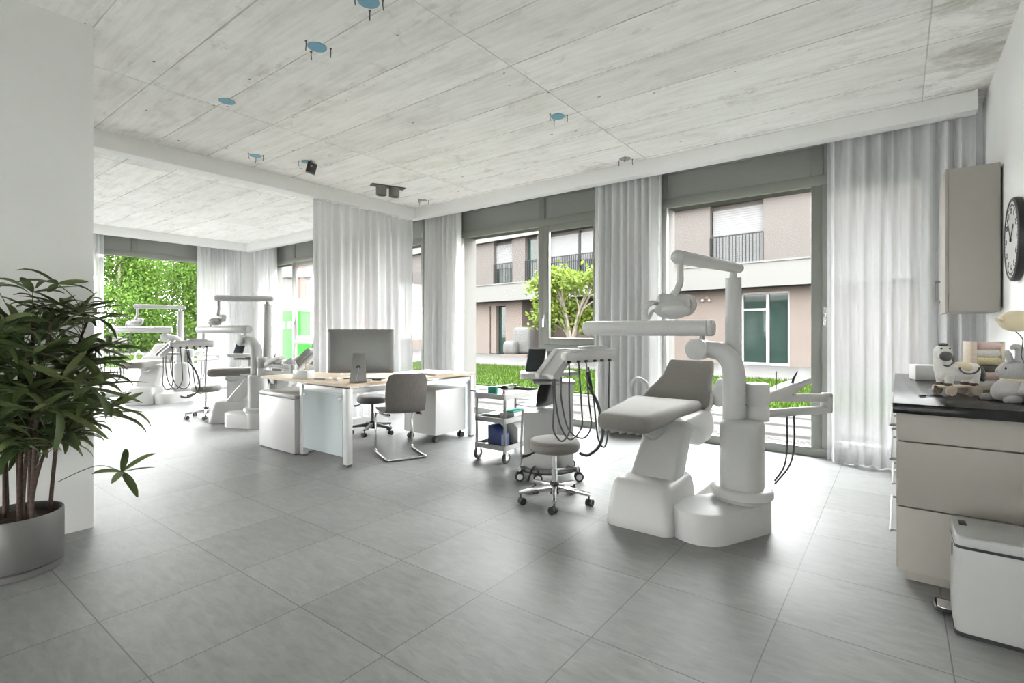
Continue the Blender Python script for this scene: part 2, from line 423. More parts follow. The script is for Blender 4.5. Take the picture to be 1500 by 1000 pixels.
w = bpy.data.worlds.new('overcast_sky'); SC.world = w; w.use_nodes = True
k = NT(w.node_tree); w.node_tree.nodes.clear()
wo = k.n('ShaderNodeOutputWorld'); bg = k.n('ShaderNodeBackground'); bg.inputs[1].default_value = 7.0
tc = k.n('ShaderNodeTexCoord'); sx = k.n('ShaderNodeSeparateXYZ'); k.l(tc.outputs['Generated'], sx.inputs[0])
k.l(k.ramp(sx.outputs[2], [(0, (1, .99, .975)), (.35, (.97, .975, .985)), (1, (.88, .94, 1.0))]), bg.inputs[0]); k.l(bg.outputs[0], wo.inputs[0])
SC.view_settings.view_transform = 'Standard'; SC.view_settings.look = 'None'; SC.view_settings.gamma = 1
SC.view_settings.use_curve_mapping = False; SC.view_settings.exposure = 2.4
cy = SC.cycles; cy.use_denoising = True; cy.use_adaptive_sampling = False; cy.max_bounces = 12; cy.diffuse_bounces = 7; cy.glossy_bounces = 4
cy.transparent_max_bounces = 32; cy.caustics_reflective = False; cy.caustics_refractive = False; cy.sample_clamp_indirect = 8
sl = bpy.data.lights.new('bright_hazy_sun', 'SUN'); sl.energy = 3.5; sl.angle = math.radians(120); sl.color = (1, .985, .96)
so_ = bpy.data.objects.new('bright_hazy_sun', sl); COL.objects.link(so_)
so_.rotation_euler = (-V((-.55, .72, .62))).to_track_quat('-Z', 'Y').to_euler(); so_.location = (-10, 12, 12)

# ------------------------------------------------------------------ room shell
CZ = 3.105
struct(MB().b2((-11.62, -2.6, -.2), (.75, 5.78, 0)), 'floor', 'floor', 'large grey stone-look floor tiles')
struct(MB().b2((-12., -2.8, CZ), (.85, 6.11, CZ + .3)), 'ceiling', 'ceil', 'bare board-marked concrete ceiling with dark panel joints')
struct(MB().b2((.56, -2.6, 0), (.75, 6.1, CZ)), 'wall_right', 'wall', 'white right wall carrying clock and cupboard')
struct(MB().b2((-4.19, -2.4, 0), (-3.99, .967, CZ)), 'wall_left', 'wallg', 'grey-white wall end behind the potted palm')
bk = MB()
for a, b in ((-12, -11.2), (-8.0, -3.9), (.45, .75)): bk.b2((a, -2.8, -.2), (b, -2.6, CZ))
bk.b2((-12, -2.8, 2.85), (.75, -2.6, CZ)).b2((-12, -2.8, -.2), (.75, -2.6, 0)).b2((-4, -2.8, .55), (.75, -2.6, 2.9)).b2((-11.4, -2.8, .8), (-4, -2.6, 2.9))
struct(bk, 'wall_back', 'wallg')
win = MB()
for a, b in ((-11.9, -11.15), (-8.75, -8.25), (-6.12, -5.33), (-2.92, -2.155), (.27, .75)):
    win.b2((a, 5.765, 0), (b, 6.11, CZ))
win.b2((-11.9, 5.765, 2.66), (.75, 6.11, CZ)); win.b2((-11.9, 5.765, -.3), (.75, 6.11, -.03))
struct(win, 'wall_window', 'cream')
pier = MB()
for a, b in ((-8.75, -8.25), (-6.12, -5.33), (-2.92, -2.155), (.27, .56)): pier.b2((a, 5.74, 0), (b, 5.764, CZ))
struct(pier, 'wall_pier', 'wall')
struct(MB().b2((-11.615, 5.16, 0), (-11.56, 5.66, CZ)), 'wall_pier', 'wall')
far = MB()
for a, b in ((-2.6, -.75), (1.7, 1.98), (5.15, 5.8)): far.b2((-12.0, a, 0), (-11.62, b, CZ))
far.b2((-12.0, -2.6, 2.66), (-11.62, 5.8, CZ)); far.b2((-12, -2.6, -.3), (-11.62, 5.8, -.03))
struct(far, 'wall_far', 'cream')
struct(MB().b2((-11.4, 5.365, 2.945), (.495, 5.5, CZ - .002), .004), 'trim_1', 'trim', 'white curtain pelmet running above the window wall')
struct(MB().b2((-6.12, -2.6, 2.93), (-5.945, 5.365, CZ - .002), .004), 'trim_2', 'trim', 'white pelmet beam crossing the ceiling between the two rooms')
struct(MB().b2((-11.4, -2.6, 2.945), (-11.262, 5.365, CZ - .002), .004), 'trim_3', 'trim', 'white pelmet along the far window wall')
struct(MB().b2((-11.16, 5.66, 0), (-11.6, 5.77, CZ - .01)), 'wall_corner', 'wallg')

def window(idx, x0, x1, mull, leaf, label, rail=False):
    """window bay in the plane y = 5.71..5.77; mull: x of mullions; leaf: (xa, xb) of an opening leaf"""
    r = bpy.data.objects.new('window_%d' % idx, None); COL.objects.link(r); r.location = ((x0 + x1) / 2, 5.74, 0)
    r['kind'] = 'structure'; r['label'] = label
    cx = (x0 + x1) / 2; f = MB(); y0, y1 = -.03, .03
    f.b2((x0 - cx, y0, 0), (x1 - cx, y1, .09), .004); f.b2((x0 - cx, y0, 2.62), (x1 - cx, y1, 2.72), .004); f.b2((x0 - cx, y0, 3.0), (x1 - cx, y1, 3.08), .004)
    for xx, wd in [(x0 + .03, .06), (x1 - .03, .06)] + [(m, .098) for m in mull]:
        f.b2((xx - wd / 2 - cx, y0, .09), (xx + wd / 2 - cx, y1, 2.62), .004); f.b2((xx - wd / 2 - cx, y0, 2.72), (xx + wd / 2 - cx, y1, 3.0), .004)
    if leaf:
        a, b = leaf; z0 = 1.04 if rail else .09
        for p, q in (((a, z0), (a + .085, 2.62)), ((b - .085, z0), (b, 2.62)), ((a + .086, z0 + .001), (b - .086, z0 + .085)), ((a + .086, 2.535), (b - .086, 2.619))):
            f.b2((p[0] - cx, y0 - .02, p[1]), (q[0] - cx, y0 + .03, q[1]), .006)
        if rail: f.b2((a - cx, y0, .95), (b - cx, y1, 1.04), .004)
        h = MB().box((a + .03 - cx, y0 - .03, 1.40), (.03, .02, .1), .006).tube([(a + .03 - cx, y0 - .035, 1.37), (a + .03 - cx, y0 - .075, 1.37), (a + .03 - cx, y0 - .08, 1.27)], .009, 8)
        h.build('window_handle', 'chrome', r)
    f.build('window_frame', 'frame', r)
    MB().b2((x0 + .05 - cx, -.005, 2.7), (x1 - .05 - cx, .02, 3.02)).build('transom_panel', 'panel', r)
    edges = [x0 + .06] + sorted(mull) + [x1 - .06]
    for a, b in zip(edges, edges[1:]):
        MB().b2((a + .03 - cx, -.004, .085), (b - .03 - cx, .004, 2.625)).build('glass_pane', 'glass', r, smooth=0)
    return r
window(1, -2.165, .28, [-.628], (-.585, .24), 'tall grey-framed window behind the large dental unit')
window(2, -5.33, -2.9, [-3.82], (-3.775, -2.95), 'grey-framed window with the garden tree behind the metal trolley', True)
window(3, -8.27, -6.1, [-7.2], None, 'window mostly behind the sheer divider curtain')
window(4, -11.17, -8.73, [-9.98], (-9.935, -8.8), 'narrow far window looking on the green cabin', True)
def window_x(idx, y0, y1, mull, label):
    r = bpy.data.objects.new('window_%d' % idx, None); COL.objects.link(r); r.location = (-11.59, (y0 + y1) / 2, 0); r['kind'] = 'structure'; r['label'] = label
    c = (y0 + y1) / 2; f = MB()
    for z0, z1 in ((0, .09), (2.62, 2.72), (2.98, 3.08)): f.b2((-.03, y0 - c, z0), (.03, y1 - c, z1), .004)
    for yy, wd in [(y0 + .03, .06), (y1 - .03, .06)]: f.b2((-.03, yy - wd / 2 - c, .09), (.03, yy + wd / 2 - c, 3.0), .004)
    for m in mull: f.b2((-.03, m - .045 - c, 2.72), (.03, m + .045 - c, 2.98), .004)
    f.build('window_frame', 'frame', r)
    MB().b2((-.02, y0 - c + .05, 2.7), (.005, y1 - c - .05, 3.0)).build('transom_panel', 'panel', r)
    MB().b2((-.004, y0 + .05 - c, .085), (.004, y1 - .05 - c, 2.625)).build('glass_pane', 'glass', r, smooth=0)
window_x(5, 1.98, 5.15, [3.42], 'wide far window full of green trees')
window_x(6, -.75, 1.7, [.5], 'far window out of sight behind the wall end')

def added_window(idx, x0, x1, label, zt=2.85):  # unseen strip windows in the back wall, added to brighten the rooms
    r = bpy.data.objects.new('window_%d' % idx, None); COL.objects.link(r); r.location = ((x0 + x1) / 2, -2.7, 0); r['kind'] = 'structure'; r['label'] = label
    c = (x0 + x1) / 2; f = MB()
    for z0, z1 in ((0, .09), (zt - .09, zt)): f.b2((x0 - c, -.03, z0), (x1 - c, .03, z1), .004)
    for xx in (x0 + .03, c, x1 - .03): f.b2((xx - .03 - c, -.03, .09), (xx + .03 - c, .03, zt - .09), .004)
    f.build('window_frame', 'frame', r)
    for a, b in ((x0 + .05, c - .03), (c + .03, x1 - .05)): MB().b2((a - c, -.004, .085), (b - c, .004, zt - .085)).build('glass_pane', 'glass', r, smooth=0)
added_window(7, -3.9, .45, 'added low strip window behind the viewer, unseen, letting in extra light', .55)
added_window(8, -11.2, -8.0, 'added low strip window of the far room, unseen, letting in extra light', .8)

# ------------------------------------------------------------------ curtains
def curtain(name, p0, p1, z0, z1, mat, label, wave=.09, amp=.035, seed=0, group='floor-length curtains'):
    rnd = random.Random(seed); p0 = V((*p0, 0)); p1 = V((*p1, 0)); L = (p1 - p0).length; d = (p1 - p0) / L; nrm = V((-d.y, d.x, 0))
    n = int(L / wave * 10); ph = 0; xs = []
    wf = []
    t = 0
    while t < 1.0001:
        wl = wave * rnd.uniform(.65, 1.5); wf.append((t, wl, rnd.uniform(.6, 1.25))); t += wl / L
    def off(s, zf):
        i = max(j for j in range(len(wf)) if wf[j][0] <= s + 1e-9); t0, wl, a = wf[i]
        u = (s - t0) * L / wl
        return amp * a * (math.sin(2 * PI * u) * (1 if (i % 2) else 1)) * (.8 + .3 * (1 - zf)) + .012 * math.sin(9 * s + 2.2 * zf + seed)
    zs = [0, .02, .12, .3, .5, .7, .88, 1]
    m = MB(); vs = []; fs = []
    for zf in zs:
        for i in range(n + 1):
            s = i / n; q = p0 + d * (s * L) + nrm * off(s, zf); vs.append((q.x - p0.x, q.y - p0.y, z0 + (z1 - z0) * zf))
    for r in range(len(zs) - 1):
        for i in range(n):
            a = r * (n + 1) + i; fs.append((a, a + 1, a + n + 2, a + n + 1))
    o = m.add(vs, fs).build(name, mat, None, smooth=80, recalc=False, loc=(p0.x, p0.y, 0))
    tag(o, label, 'curtain', group); return o
curtain('sheer_curtain', (-.53, 5.585), (.50, 5.585), .012, 3.05, 'sheer', 'wide sheer white curtain right of the tall window, beside the wall cupboard', .1, .052, 1)
curtain('pleated_curtain', (-2.95, 5.585), (-2.11, 5.585), .02, 3.05, 'heavy', 'dense pleated grey-white curtain behind the overhead tube of the large dental unit', .08, .07, 2)
curtain('pleated_curtain', (-5.93, 5.585), (-5.19, 5.585), .012, 3.05, 'heavy', 'pleated curtain in the room corner beside the end of the divider beam', .075, .06, 3)
curtain('divider_curtain', (-6.035, 3.72), (-6.035, 5.40), .012, 2.99, 'sheer', 'sheer curtain hanging under the white beam behind the desk computer', .11, .045, 4)
curtain('sheer_curtain', (-11.34, 5.585), (-10.42, 5.585), .012, 3.05, 'sheer', 'sheer curtain in the far corner left of the window showing the green cabin', .085, .035, 5)
curtain('sheer_curtain', (-9.02, 5.585), (-8.0, 5.585), .012, 3.05, 'sheer', 'sheer curtain right of the window showing the green cabin', .085, .035, 6)
curtain('sheer_curtain', (-11.47, 4.47), (-11.47, 5.36), .012, 3.05, 'sheer', 'pleated sheer curtain right of the wide window with green trees', .08, .04, 7)
curtain('sheer_curtain', (-11.47, 2.05), (-11.47, 2.92), .012, 3.05, 'sheer', 'narrow strip of curtain at the wall end above the potted palm', .08, .04, 8)

# ------------------------------------------------------------------ dental unit (local origin on the floor under the chair foot)
def make_unit(label):
    t = thing('dental_unit', label, 'dental chair', (-1.28, 3.15, 0), 0)
    # chair foot
    b = MB(); rings = []
    for z, ins, yo in ((0, .004, 0), (.01, 0, 0), (.06, .003, .002), (.2, .018, .014), (.245, .027, .02), (.266, .036, .024), (.279, .05, .026), (.285, .07, .028), (.287, .1, .028)):
        w, d = .44 - 2 * ins, .52 - 2 * ins
        rings.append([(x, y + yo, z) for x, y in rrect(w, d, max(.07 - ins * .3, .03), .005, .05)])
    b.loft(rings)
    b.slab(rrect(.3, .62, .05, .06, .45), 0, .13, .03)
    b.build('chair_foot', 'white', t, 50)
    # leaning lift column
    c = MB(); rings = []
    for z, y, w, d in ((.22, .06, .30, .22), (.3, .11, .295, .215), (.45, .23, .285, .21), (.58, .34, .28, .22), (.64, .39, .28, .24)):
        rings.append([(x + .02, yy, z) for x, yy in rrect(w, d, .035, 0, y)])
    c.loft(rings); c.build('lift_column', 'white', t, 50)
    # seat pan and knuckle
    s = MB(); rings = []
    for z, cx, w, d, y, r in ((.40, .09, .10, .16, .66, .04), (.43, .08, .20, .26, .66, .07), (.50, .05, .30, .36, .63, .09), (.545, .0, .40, .46, .58, .09), (.585, -.04, .46, .56, .53, .08), (.628, -.06, .47, .64, .48, .07), (.642, -.06, .44, .62, .48, .07)):
        rings.append([(x + cx, yy, z) for x, yy in rrect(w, d, r, 0, y)])
    s.loft(rings)
    s.tube([(-.03, -.05, .61), (.0, -.06, .56), (.03, .02, .53), (.05, .12, .56)], .012, 8)
    s.build('seat_pan', 'white', t, 50)
    # leg rest and seat cushion
    u = MB(); rings = []
    prof = [(-.275, -.065, .20, .045, .655), (-.268, -.065, .30, .085, .655), (-.25, -.066, .335, .102, .655), (-.2, -.068, .355, .112, .657), (0, -.08, .39, .108, .662), (.25, -.1, .44, .1, .667),
            (.5, -.125, .51, .096, .668), (.66, -.135, .535, .094, .662), (.75, -.14, .52, .085, .655), (.79, -.14, .47, .06, .652), (.80, -.14, .4, .03, .652)]
    for y, cx, w, h, zc in prof:
        rings.append([(cx + x, y, zc + z) for x, z in rrect(w, h, min(h * .46, .045), 0, 0, 6)])
    u.loft(rings); u.build('seat_cushion', 'uph', t, 60)
    # backrest
    k2 = MB(); rings = []
    prof = [(-.02, .38, .05), (0, .46, .085), (.06, .53, .108), (.14, .54, .118), (.24, .54, .118), (.34, .515, .108), (.44, .475, .095), (.56, .435, .084), (.70, .40, .075), (.86, .375, .068), (.95, .36, .058), (1.0, .34, .04)]
    for sgm, w, th in prof:
        y = .70 + .33 * sgm; z = .625 + .305 * sgm
        ring = []
        for x, q in rrect(w, th, th * .45, 0, 0, 6):
            lift = .05 * (abs(x) / .18) ** 2 * max(0, (sgm - .65) / .35)
            hollow = -.018 * max(0, 1 - (abs(x) / .16) ** 2) * (1 if .3 < sgm < .98 else 0) * (1 if q > 0 else 0)
            qq = q + hollow
            ring.append((-.06 - .035 * max(0, 1 - sgm * 1.3) + x, y - qq * .68 + lift * .5, z + qq * .72 + lift))
        rings.append(ring)
    k2.loft(rings); k2.build('backrest', 'uph', t, 60)
    bs = MB(); rings = []
    for sgm, w in ((0, .3), (.1, .38), (.5, .34), (.85, .25), (.95, .2)):
        rings.append([(-.085 + x, .70 + .34 * sgm + .07 - q * .68, .59 + .33 * sgm + q * .72) for x, q in rrect(w, .05, .022, 0, 0, 4)])
    bs.loft(rings); bs.tube([(.08, .62, .62), (.13, .66, .60), (.17, .72, .66), (.18, .78, .76)], .017, 8); bs.build('back_shell', 'white', t, 50)
    for dx in (-.03, .035): MB().cyl((-.055 + dx, 1.03, .90), (-.055 + dx, 1.055, .975), .006, n=8).build('headrest_rod', 'chrome', t)
    MB().box((.215, .83, .76), (.06, .17, .17), .035, 4, rot=(.5, 0, 0)).build('armrest', 'white', t, 60)
    MB().tube([(-.36, .66, .63), (-.40, .66, .70), (-.42, .70, .80), (-.405, .78, .835), (-.37, .86, .79), (-.35, .86, .70), (-.34, .80, .64)], .014, 8).build('armrest', 'white', t, 60)
    # pedestal of the water column
    c1 = V((.345, -.015)); c2 = V((.505, .265)); r1, r2 = .18, .155
    ax = (c2 - c1).normalized(); pr = V((-ax.y, ax.x)); a0 = math.atan2(pr.y, pr.x); poly = []
    for q in range(15): a = a0 + PI * q / 14; poly.append((c1.x + r1 * math.cos(a), c1.y + r1 * math.sin(a)))
    for q in range(11): a = a0 + PI + PI * q / 10; poly.append((c2.x + r2 * math.cos(a), c2.y + r2 * math.sin(a)))
    pd = MB(); pd.slab(poly, 0, .175, .014)
    pd.lathe([(.16, 0), (.16, .175), (.157, .19), (.15, .2)], (.505, .27, 0), 28)
    pd.build('pedestal', 'white', t, 32)
    cl = MB().lathe([(.178, .2), (.18, .205), (.18, .235), (.17, .247), (.15, .25)], (.5, .268, 0), 32)
    rings = []
    for z, ins in ((.25, 0), (.635, 0), (.655, .008), (.665, .02), (.668, .045)): rings.append([(x, y, z) for x, y in rrect(.245 - 2 * ins, .235 - 2 * ins, .085 - ins, .5, .268, 6)])
    cl.loft(rings); cl.build('water_column', 'white', t, 50)
    # cuspidor post and assistant arms
    cp = MB().lathe([(.068, .66), (.068, .745), (.064, .75), (.064, .755), (.068, .76), (.07, .875), (.064, .89), (.04, .895)], (.575, .34, 0), 24)
    cp.build('cuspidor_post', 'white', t, 40)
    aa = MB().tube([(.60, .36, .70), (.90, .80, .70)], .027, 12, smooth=False).lathe([(.032, .68), (.037, .69), (.037, .80), (.03, .81)], (.90, .80, 0), 16)
    aa.tube([(.90, .80, .775), (.67, .45, .80)], .03, 12, smooth=False).build('assistant_arm', 'white', t, 50)
    ah = MB(); rings = []
    for q, w, h in ((0, .06, .05), (.2, .1, .07), (.6, .12, .06), (1, .09, .035)):
        c = V((.60, .38, .79)).lerp(V((.80, .64, .90)), q); rings.append([(c.x + x * .8, c.y - x * .6, c.z + z) for x, z in rrect(w, h, .015, 0, 0, 3)])
    ahp = ah.loft(rings).build('suction_holder', 'white', t, 50)
    MB().tube([(.735, .53, .77), (.74, .53, .86), (.745, .54, .91), (.765, .56, .96)], [.01, .012, .008, .003], 8).build('suction_tip', 'black', ahp)
    MB().cyl((.665, .43, .84), (.665, .43, .965), .004, n=6).build('suction_tip', 'steel', ahp)
    for dx, zz in ((0, .27), (.035, .25)):
        MB().tube([(.71 + dx, .52 + dx, .69), (.712 + dx, .52 + dx, .5), (.70 + dx * .7, .50 + dx, .36), (.655, .44, zz)], .006, 6).build('suction_hose', 'hose', t)
    # support arm, origin on the column axis so that it can swing
    A = V((.5, .268, 0))
    def L(p): return (p[0] - A.x, p[1] - A.y, p[2])
    ar = MB().tube([L(p) for p in ((.452, .27, .65), (.452, .27, .8), (.452, .27, .93), (.435, .27, 1.02), (.38, .27, 1.082), (.31, .27, 1.097), (.25, .27, 1.098))], [.068, .068, .068, .066, .06, .054, .052], 18)
    arm = ar.build('support_arm', 'white', t, 60, loc=A)
    MB().lathe([(.06, -.075), (.07, -.07), (.07, .05), (.062, .06)], L((.235, .27, 1.1)), 24, 'Y').lathe([(.03, 1.14), (.018, 1.17), (.018, 1.19), (.03, 1.2)], L((.255, .27, 0)), 12).build('swivel_joint', 'white', arm, 40)
    MB().lathe([(.046, -.61), (.053, -.6), (.053, .29), (.05, .292), (.05, .296), (.053, .298), (.053, .32), (.048, .33)], L((0, .27, 1.238)), 24, 'X').build('overhead_tube', 'white', arm, 40)
    # instrument tray: axis sd along the nozzle row, nd towards the patient
    sd = V((.255, .967, 0)).normalized(); nd = V((.967, -.255, 0)).normalized(); tc = V((-1.75 + 1.28, 3.19 - 3.15, 0)) - A
    def T(s, n, z): q = tc + sd * s + nd * n; return (q.x, q.y, z)
    MT = Matrix(((sd.x, -nd.x, 0, tc.x), (sd.y, -nd.y, 0, tc.y), (0, 0, 1, 0), (0, 0, 0, 1)))
    tr = MB()
    prof = [(-.335, .90), (-.335, .925), (-.16, 1.092), (.29, 1.092), (.29, 1.06), (-.125, 1.06), (-.28, .905)]
    tr.prism(prof, -.015, .03, MT); tr.prism(prof, .125, .17, MT)
    tr.prism([(-.31, .91), (-.31, .93), (-.15, 1.08), (.28, 1.08), (.28, 1.062), (-.13, 1.062), (-.295, .91)], .0, .15, MT)
    tr.box(T(.03, .0, 1.035), (.05, .52, .075), .012, 2, rot=(0, 0, -math.atan2(.255, .967)))
    tr.box(T(-.19, -.07, .925), (.15, .22, .03), .012, 2, rot=(0, 0, -math.atan2(.255, .967)))
    tr.box(T(.12, -.06, 1.10), (.09, .22, .02), .008, 2, rot=(0, 0, -math.atan2(.255, .967)))
    tr.cyl((-.51 - A.x, 0, 1.09), (-.51 - A.x, 0, 1.2), .018, n=12)
    tr.build('instrument_tray', 'white', arm, 35)
    pn = MB().prism([(-.21, 1.0), (-.21, 1.055), (.20, 1.055), (.20, 1.0)], -.028, -.02, MT); pn.build('nozzle_panel', 'lgrey', arm)
    ss = (-.205, -.115, -.04, .045, .12, .2)
    for i, s in enumerate(ss):
        MB().lathe([(.006, 0), (.015, .004), (.015, .016), (.008, .018)], T(s, .032, 1.0), 10).build('hose_socket', 'black', arm)
    hp = [[T(ss[0], .033, 1.0), T(ss[0], .033, .75), T(ss[0] + .0, .04, .56), T(-.24, 0, .475), T(-.29, -.03, .55), T(-.28, -.04, .72), T(-.275, -.06, .905)],
          [T(ss[1], .033, 1.0), T(ss[1] + .02, .04, .7), T(ss[1] + .01, .05, .56), T(-.16, 0, .475), T(-.225, -.03, .57), T(-.245, -.06, .75), T(-.235, -.08, .905)],
          [T(ss[2], .033, 1.0), T(ss[2] + .015, .04, .75), T(ss[2] + .03, .05, .56), T(-.06, .02, .475), T(-.15, -.03, .54), T(-.19, -.06, .75), T(-.17, -.08, .905)],
          [T(ss[5], .033, 1.0), T(ss[5] - .01, .033, .75), T(ss[5] - .02, .04, .52), T(.13, .05, .395), T(.06, .05, .47), T(.02, .045, .75), T(-.02, .033, .97)]]
    for q in hp: MB().tube(q, .006, 8).build('instrument_hose', 'hose', arm)
    MB().tube([T(-.03, .05, .83), T(.05, .06, .70), T(.1, .06, .52), T(.06, .06, .41), T(-.05, .06, .365), T(-.12, .05, .385)], .011, 8).build('suction_hose', 'hose', arm)
    MB().tube([T(-.035, .036, .94), T(-.02, .042, .88), T(.0, .045, .82)], [.012, .014, .007], 8).build('handpiece', 'black', arm)
    # lamp pole, lamp arm, lamp
    MB().cyl((.43, .345, .66), (.43, .345, 1.56), .053, .048, 20).cyl((.43, .345, 1.56), (.43, .345, 1.60), .022, n=12).build('lamp_pole', 'white', t, 50)
    B = V((.43, .345, 0))
    la = MB().tube([(.02, .05, 1.627), (-.145, -.62, 1.637)], [.032, .040], 18, smooth=False).ball((.02, .05, 1.627), .032).ball((-.145, -.62, 1.637), .040).build('lamp_arm', 'white', t, 60, loc=B)
    lx, ly = -.14, -.60
    MB().tube([(lx, ly, 1.61), (lx, ly, 1.56), (lx, ly, 1.5), (lx - .012, ly - .01, 1.455), (lx - .035, ly - .02, 1.42)], .019, 12).build('lamp_hanger', 'white', la, 60)
    R = V((.798, .603, 0)); F = V((-.603, .798, 0)); lc = V((lx - .055, ly - .03, 0))
    def Q(a, b, z): q = lc + R * a + F * b; return (q.x, q.y, z)
    az = math.radians(37)
    lm = MB().box(Q(.035, .03, 1.385), (.185, .07, .09), .022, 3, rot=(-.25, 0, az))
    lm.ball(Q(.01, -.03, 1.338), (.10, .075, .052), 20, 12, rot=(0, 0, az)).build('operating_lamp', 'white', la, 60)
    MB().ball(Q(.01, -.085, 1.335), (.078, .03, .03), 16, 8, rot=(0, 0, az)).build('lamp_lens', 'lgrey', la, 60)
    MB().tube([Q(-.06, -.0, 1.375), Q(-.10, -.01, 1.378), Q(-.135, -.02, 1.355), Q(-.14, -.03, 1.315), Q(-.12, -.03, 1.275)], [.012, .016, .018, .013, .009], 10).tube([Q(-.06, -.02, 1.335), Q(-.1, -.03, 1.33), Q(-.12, -.03, 1.29)], .010, 8).build('lamp_handle', 'white', la, 60)
    MB().tube([Q(.10, .02, 1.415), Q(.135, .01, 1.41), Q(.145, .0, 1.37), Q(.125, -.01, 1.33), Q(.09, -.02, 1.31)], [.012, .014, .016, .014, .012], 10).build('lamp_handle', 'white', la, 60)
    return t
U = make_unit('large white dental unit with grey reclining chair and overhead tube, beside the drawer counter')
CHAIR = ('chair_foot', 'lift_column', 'seat_pan', 'seat_cushion', 'backrest', 'back_shell', 'armrest', 'headrest_rod')
# second unit, seen side-on past the desk
ph = math.radians(-46)
U2 = copy_thing(U, (-7.02, 3.42, 0), ph, 'white dental unit seen side-on left of the desk, arched arm over flat leg rest')
for n_ in CHAIR:
    for c in kids(U2, n_): c.location = V((-.02, -.28, 0))
kids(U2, 'support_arm')[0].rotation_euler = (0, 0, math.radians(15) - ph)
la2 = kids(U2, 'lamp_arm')[0]; la2.rotation_euler = (0, 0, math.radians(-38) - ph)
U3 = copy_thing(U, (-10.12, 3.12, 0), math.radians(50), 'white dental unit with grey chair in front of the wide window with trees')
kids(U3, 'lamp_arm')[0].rotation_euler = (0, 0, math.radians(-60))
# an upright chair behind, without an instrument column
uc = thing('treatment_chair', 'upright grey treatment chair showing its tall back before the green cabin window', 'dental chair', (-8.45, 4.62, 0), math.radians(-46))
for n_ in ('chair_foot', 'lift_column', 'seat_pan', 'seat_cushion', 'backrest', 'back_shell'):
    c = kids(U, n_)[0].copy(); COL.objects.link(c); c.parent = uc
    if n_ in ('backrest', 'back_shell'):
        c.matrix_local = Matrix.Translation((0, .70, .66)) @ Matrix.Rotation(math.radians(14), 4, 'X') @ Matrix.Diagonal((.72, 1, 1.35, 1)) @ Matrix.Translation((0, -.70, -.66))

# ------------------------------------------------------------------ round stools
def make_stool(label, loc, seat='uph', metal='chrome', hub='black'):
    t = thing('round_stool', label, 'stool', loc, 0, 'round stools on castors')
    MB().lathe([(.02, .365), (.15, .366), (.172, .375), (.18, .395), (.18, .425), (.172, .443), (.15, .451), (.02, .453)], n=36).build('seat', seat, t, 50)
    MB().lathe([(.09, .358), (.09, .366)], n=20).cyl((0, 0, .08), (0, 0, .24), .021).cyl((0, 0, .24), (0, 0, .365), .0145).build('gas_column', metal, t)
    MB().lathe([(.03, .06), (.034, .065), (.034, .14), (.026, .15)], n=20).build('hub', hub, t)
    MB().tube([(-.05, -.03, .355), (-.12, -.06, .35), (-.17, -.09, .325), (-.2, -.11, .32)], [.005, .005, .01, .012], 8).build('height_lever', hub, t)
    for i in range(5):
        a = math.radians(72 * i + 14); c, s = math.cos(a), math.sin(a)
        lg = MB(); rings = []
        for r, z, h, w in ((.03, .105, .05, .036), (.12, .10, .036, .032), (.24, .088, .026, .026), (.262, .086, .02, .022)):
            rings.append([(c * r - s * x, s * r + c * x, z + zz) for x, zz in rrect(w, h, .006, 0, 0, 2)])
        lg.loft(rings); l = lg.build('star_leg', metal, t, 40)
        cs = MB().cyl((c * .25, s * .25, .05), (c * .25, s * .25, .085), .007, n=8)
        b = a + 1.3 + i * .7; ux, uy = -math.sin(b), math.cos(b); ox, oy = math.cos(b) * .012, math.sin(b) * .012
        for q in (-.014, .014): cs.cyl((c * .25 + ox + ux * (q - .008), s * .25 + oy + uy * (q - .008), .026), (c * .25 + ox + ux * (q + .008), s * .25 + oy + uy * (q + .008), .026), .026, n=16)
        cs.build('caster', 'black', l)
    return t
S1 = make_stool('grey round stool with chrome star base in front of the large dental unit tray', (-1.955, 3.09, 0))
S2 = make_stool('dark round stool with black star base under the desk edge', (-5.0, 3.86, 0), 'dgrey', 'dgrey')
S3 = copy_thing(S1, (-7.78, 3.15, 0), .6, 'pale round stool on chrome base under the side-on leg rest in the far room')

# ------------------------------------------------------------------ L-shaped desk
D = thing('corner_desk', 'L-shaped oak-topped desk on white square legs in the middle of the room', 'desk', (-4.31, 2.74, 0))
def dk(mb, n, m, p=D, **kw): return mb.build(n, m, p, **kw)
poly = [(.40, 0), (.40, 1.73), (-.37, 1.73), (-.37, .66), (-1.12, .66), (-1.12, 0)]
MB().add([(x, y, .715) for x, y in poly] + [(x, y, .74) for x, y in poly], [(5, 4, 3, 2, 1, 0), (6, 7, 8, 9, 10, 11)] + [(i, (i + 1) % 6, (i + 1) % 6 + 6, i + 6) for i in range(6)]).build('desktop', 'oak', D)
for x, y in ((.365, .035), (-.345, .035), (.365, 1.69), (-.345, 1.69)):
    l = MB().b2((x - .03, y - .03, .02), (x + .03, y + .03, .70), .004).build('leg', 'whiteb', D)
    MB().b2((x - .026, y - .026, 0), (x + .026, y + .026, .02)).build('foot', 'dgrey', l)
dk(MB().b2((-.345, .01, .64), (.365, .05, .70), .004).b2((-.345, 1.67, .64), (.365, 1.71, .70), .004).b2((.345, .035, .65), (.385, 1.69, .695), .004).b2((-.365, .035, .65), (-.325, 1.69, .695), .004), 'frame_rail', 'whiteb')
for y in (.004, 1.716):
    g = dk(MB().b2((-.30, y - .004, .09), (.33, y + .004, .645)), 'modesty_glass', 'frost', smooth=0)
    c = MB()
    for x in (-.27, .30): c.lathe([(.014, -.014), (.016, -.012), (.016, .02)], (x, y, .61), 14, 'Y')
    c.build('glass_clamp', 'chrome', g)
dk(MB().b2((-1.08, .05, .60), (-1.03, .09, .715), .003).b2((-1.08, .05, .66), (-.95, .09, .715), .003), 'support_post', 'whiteb')
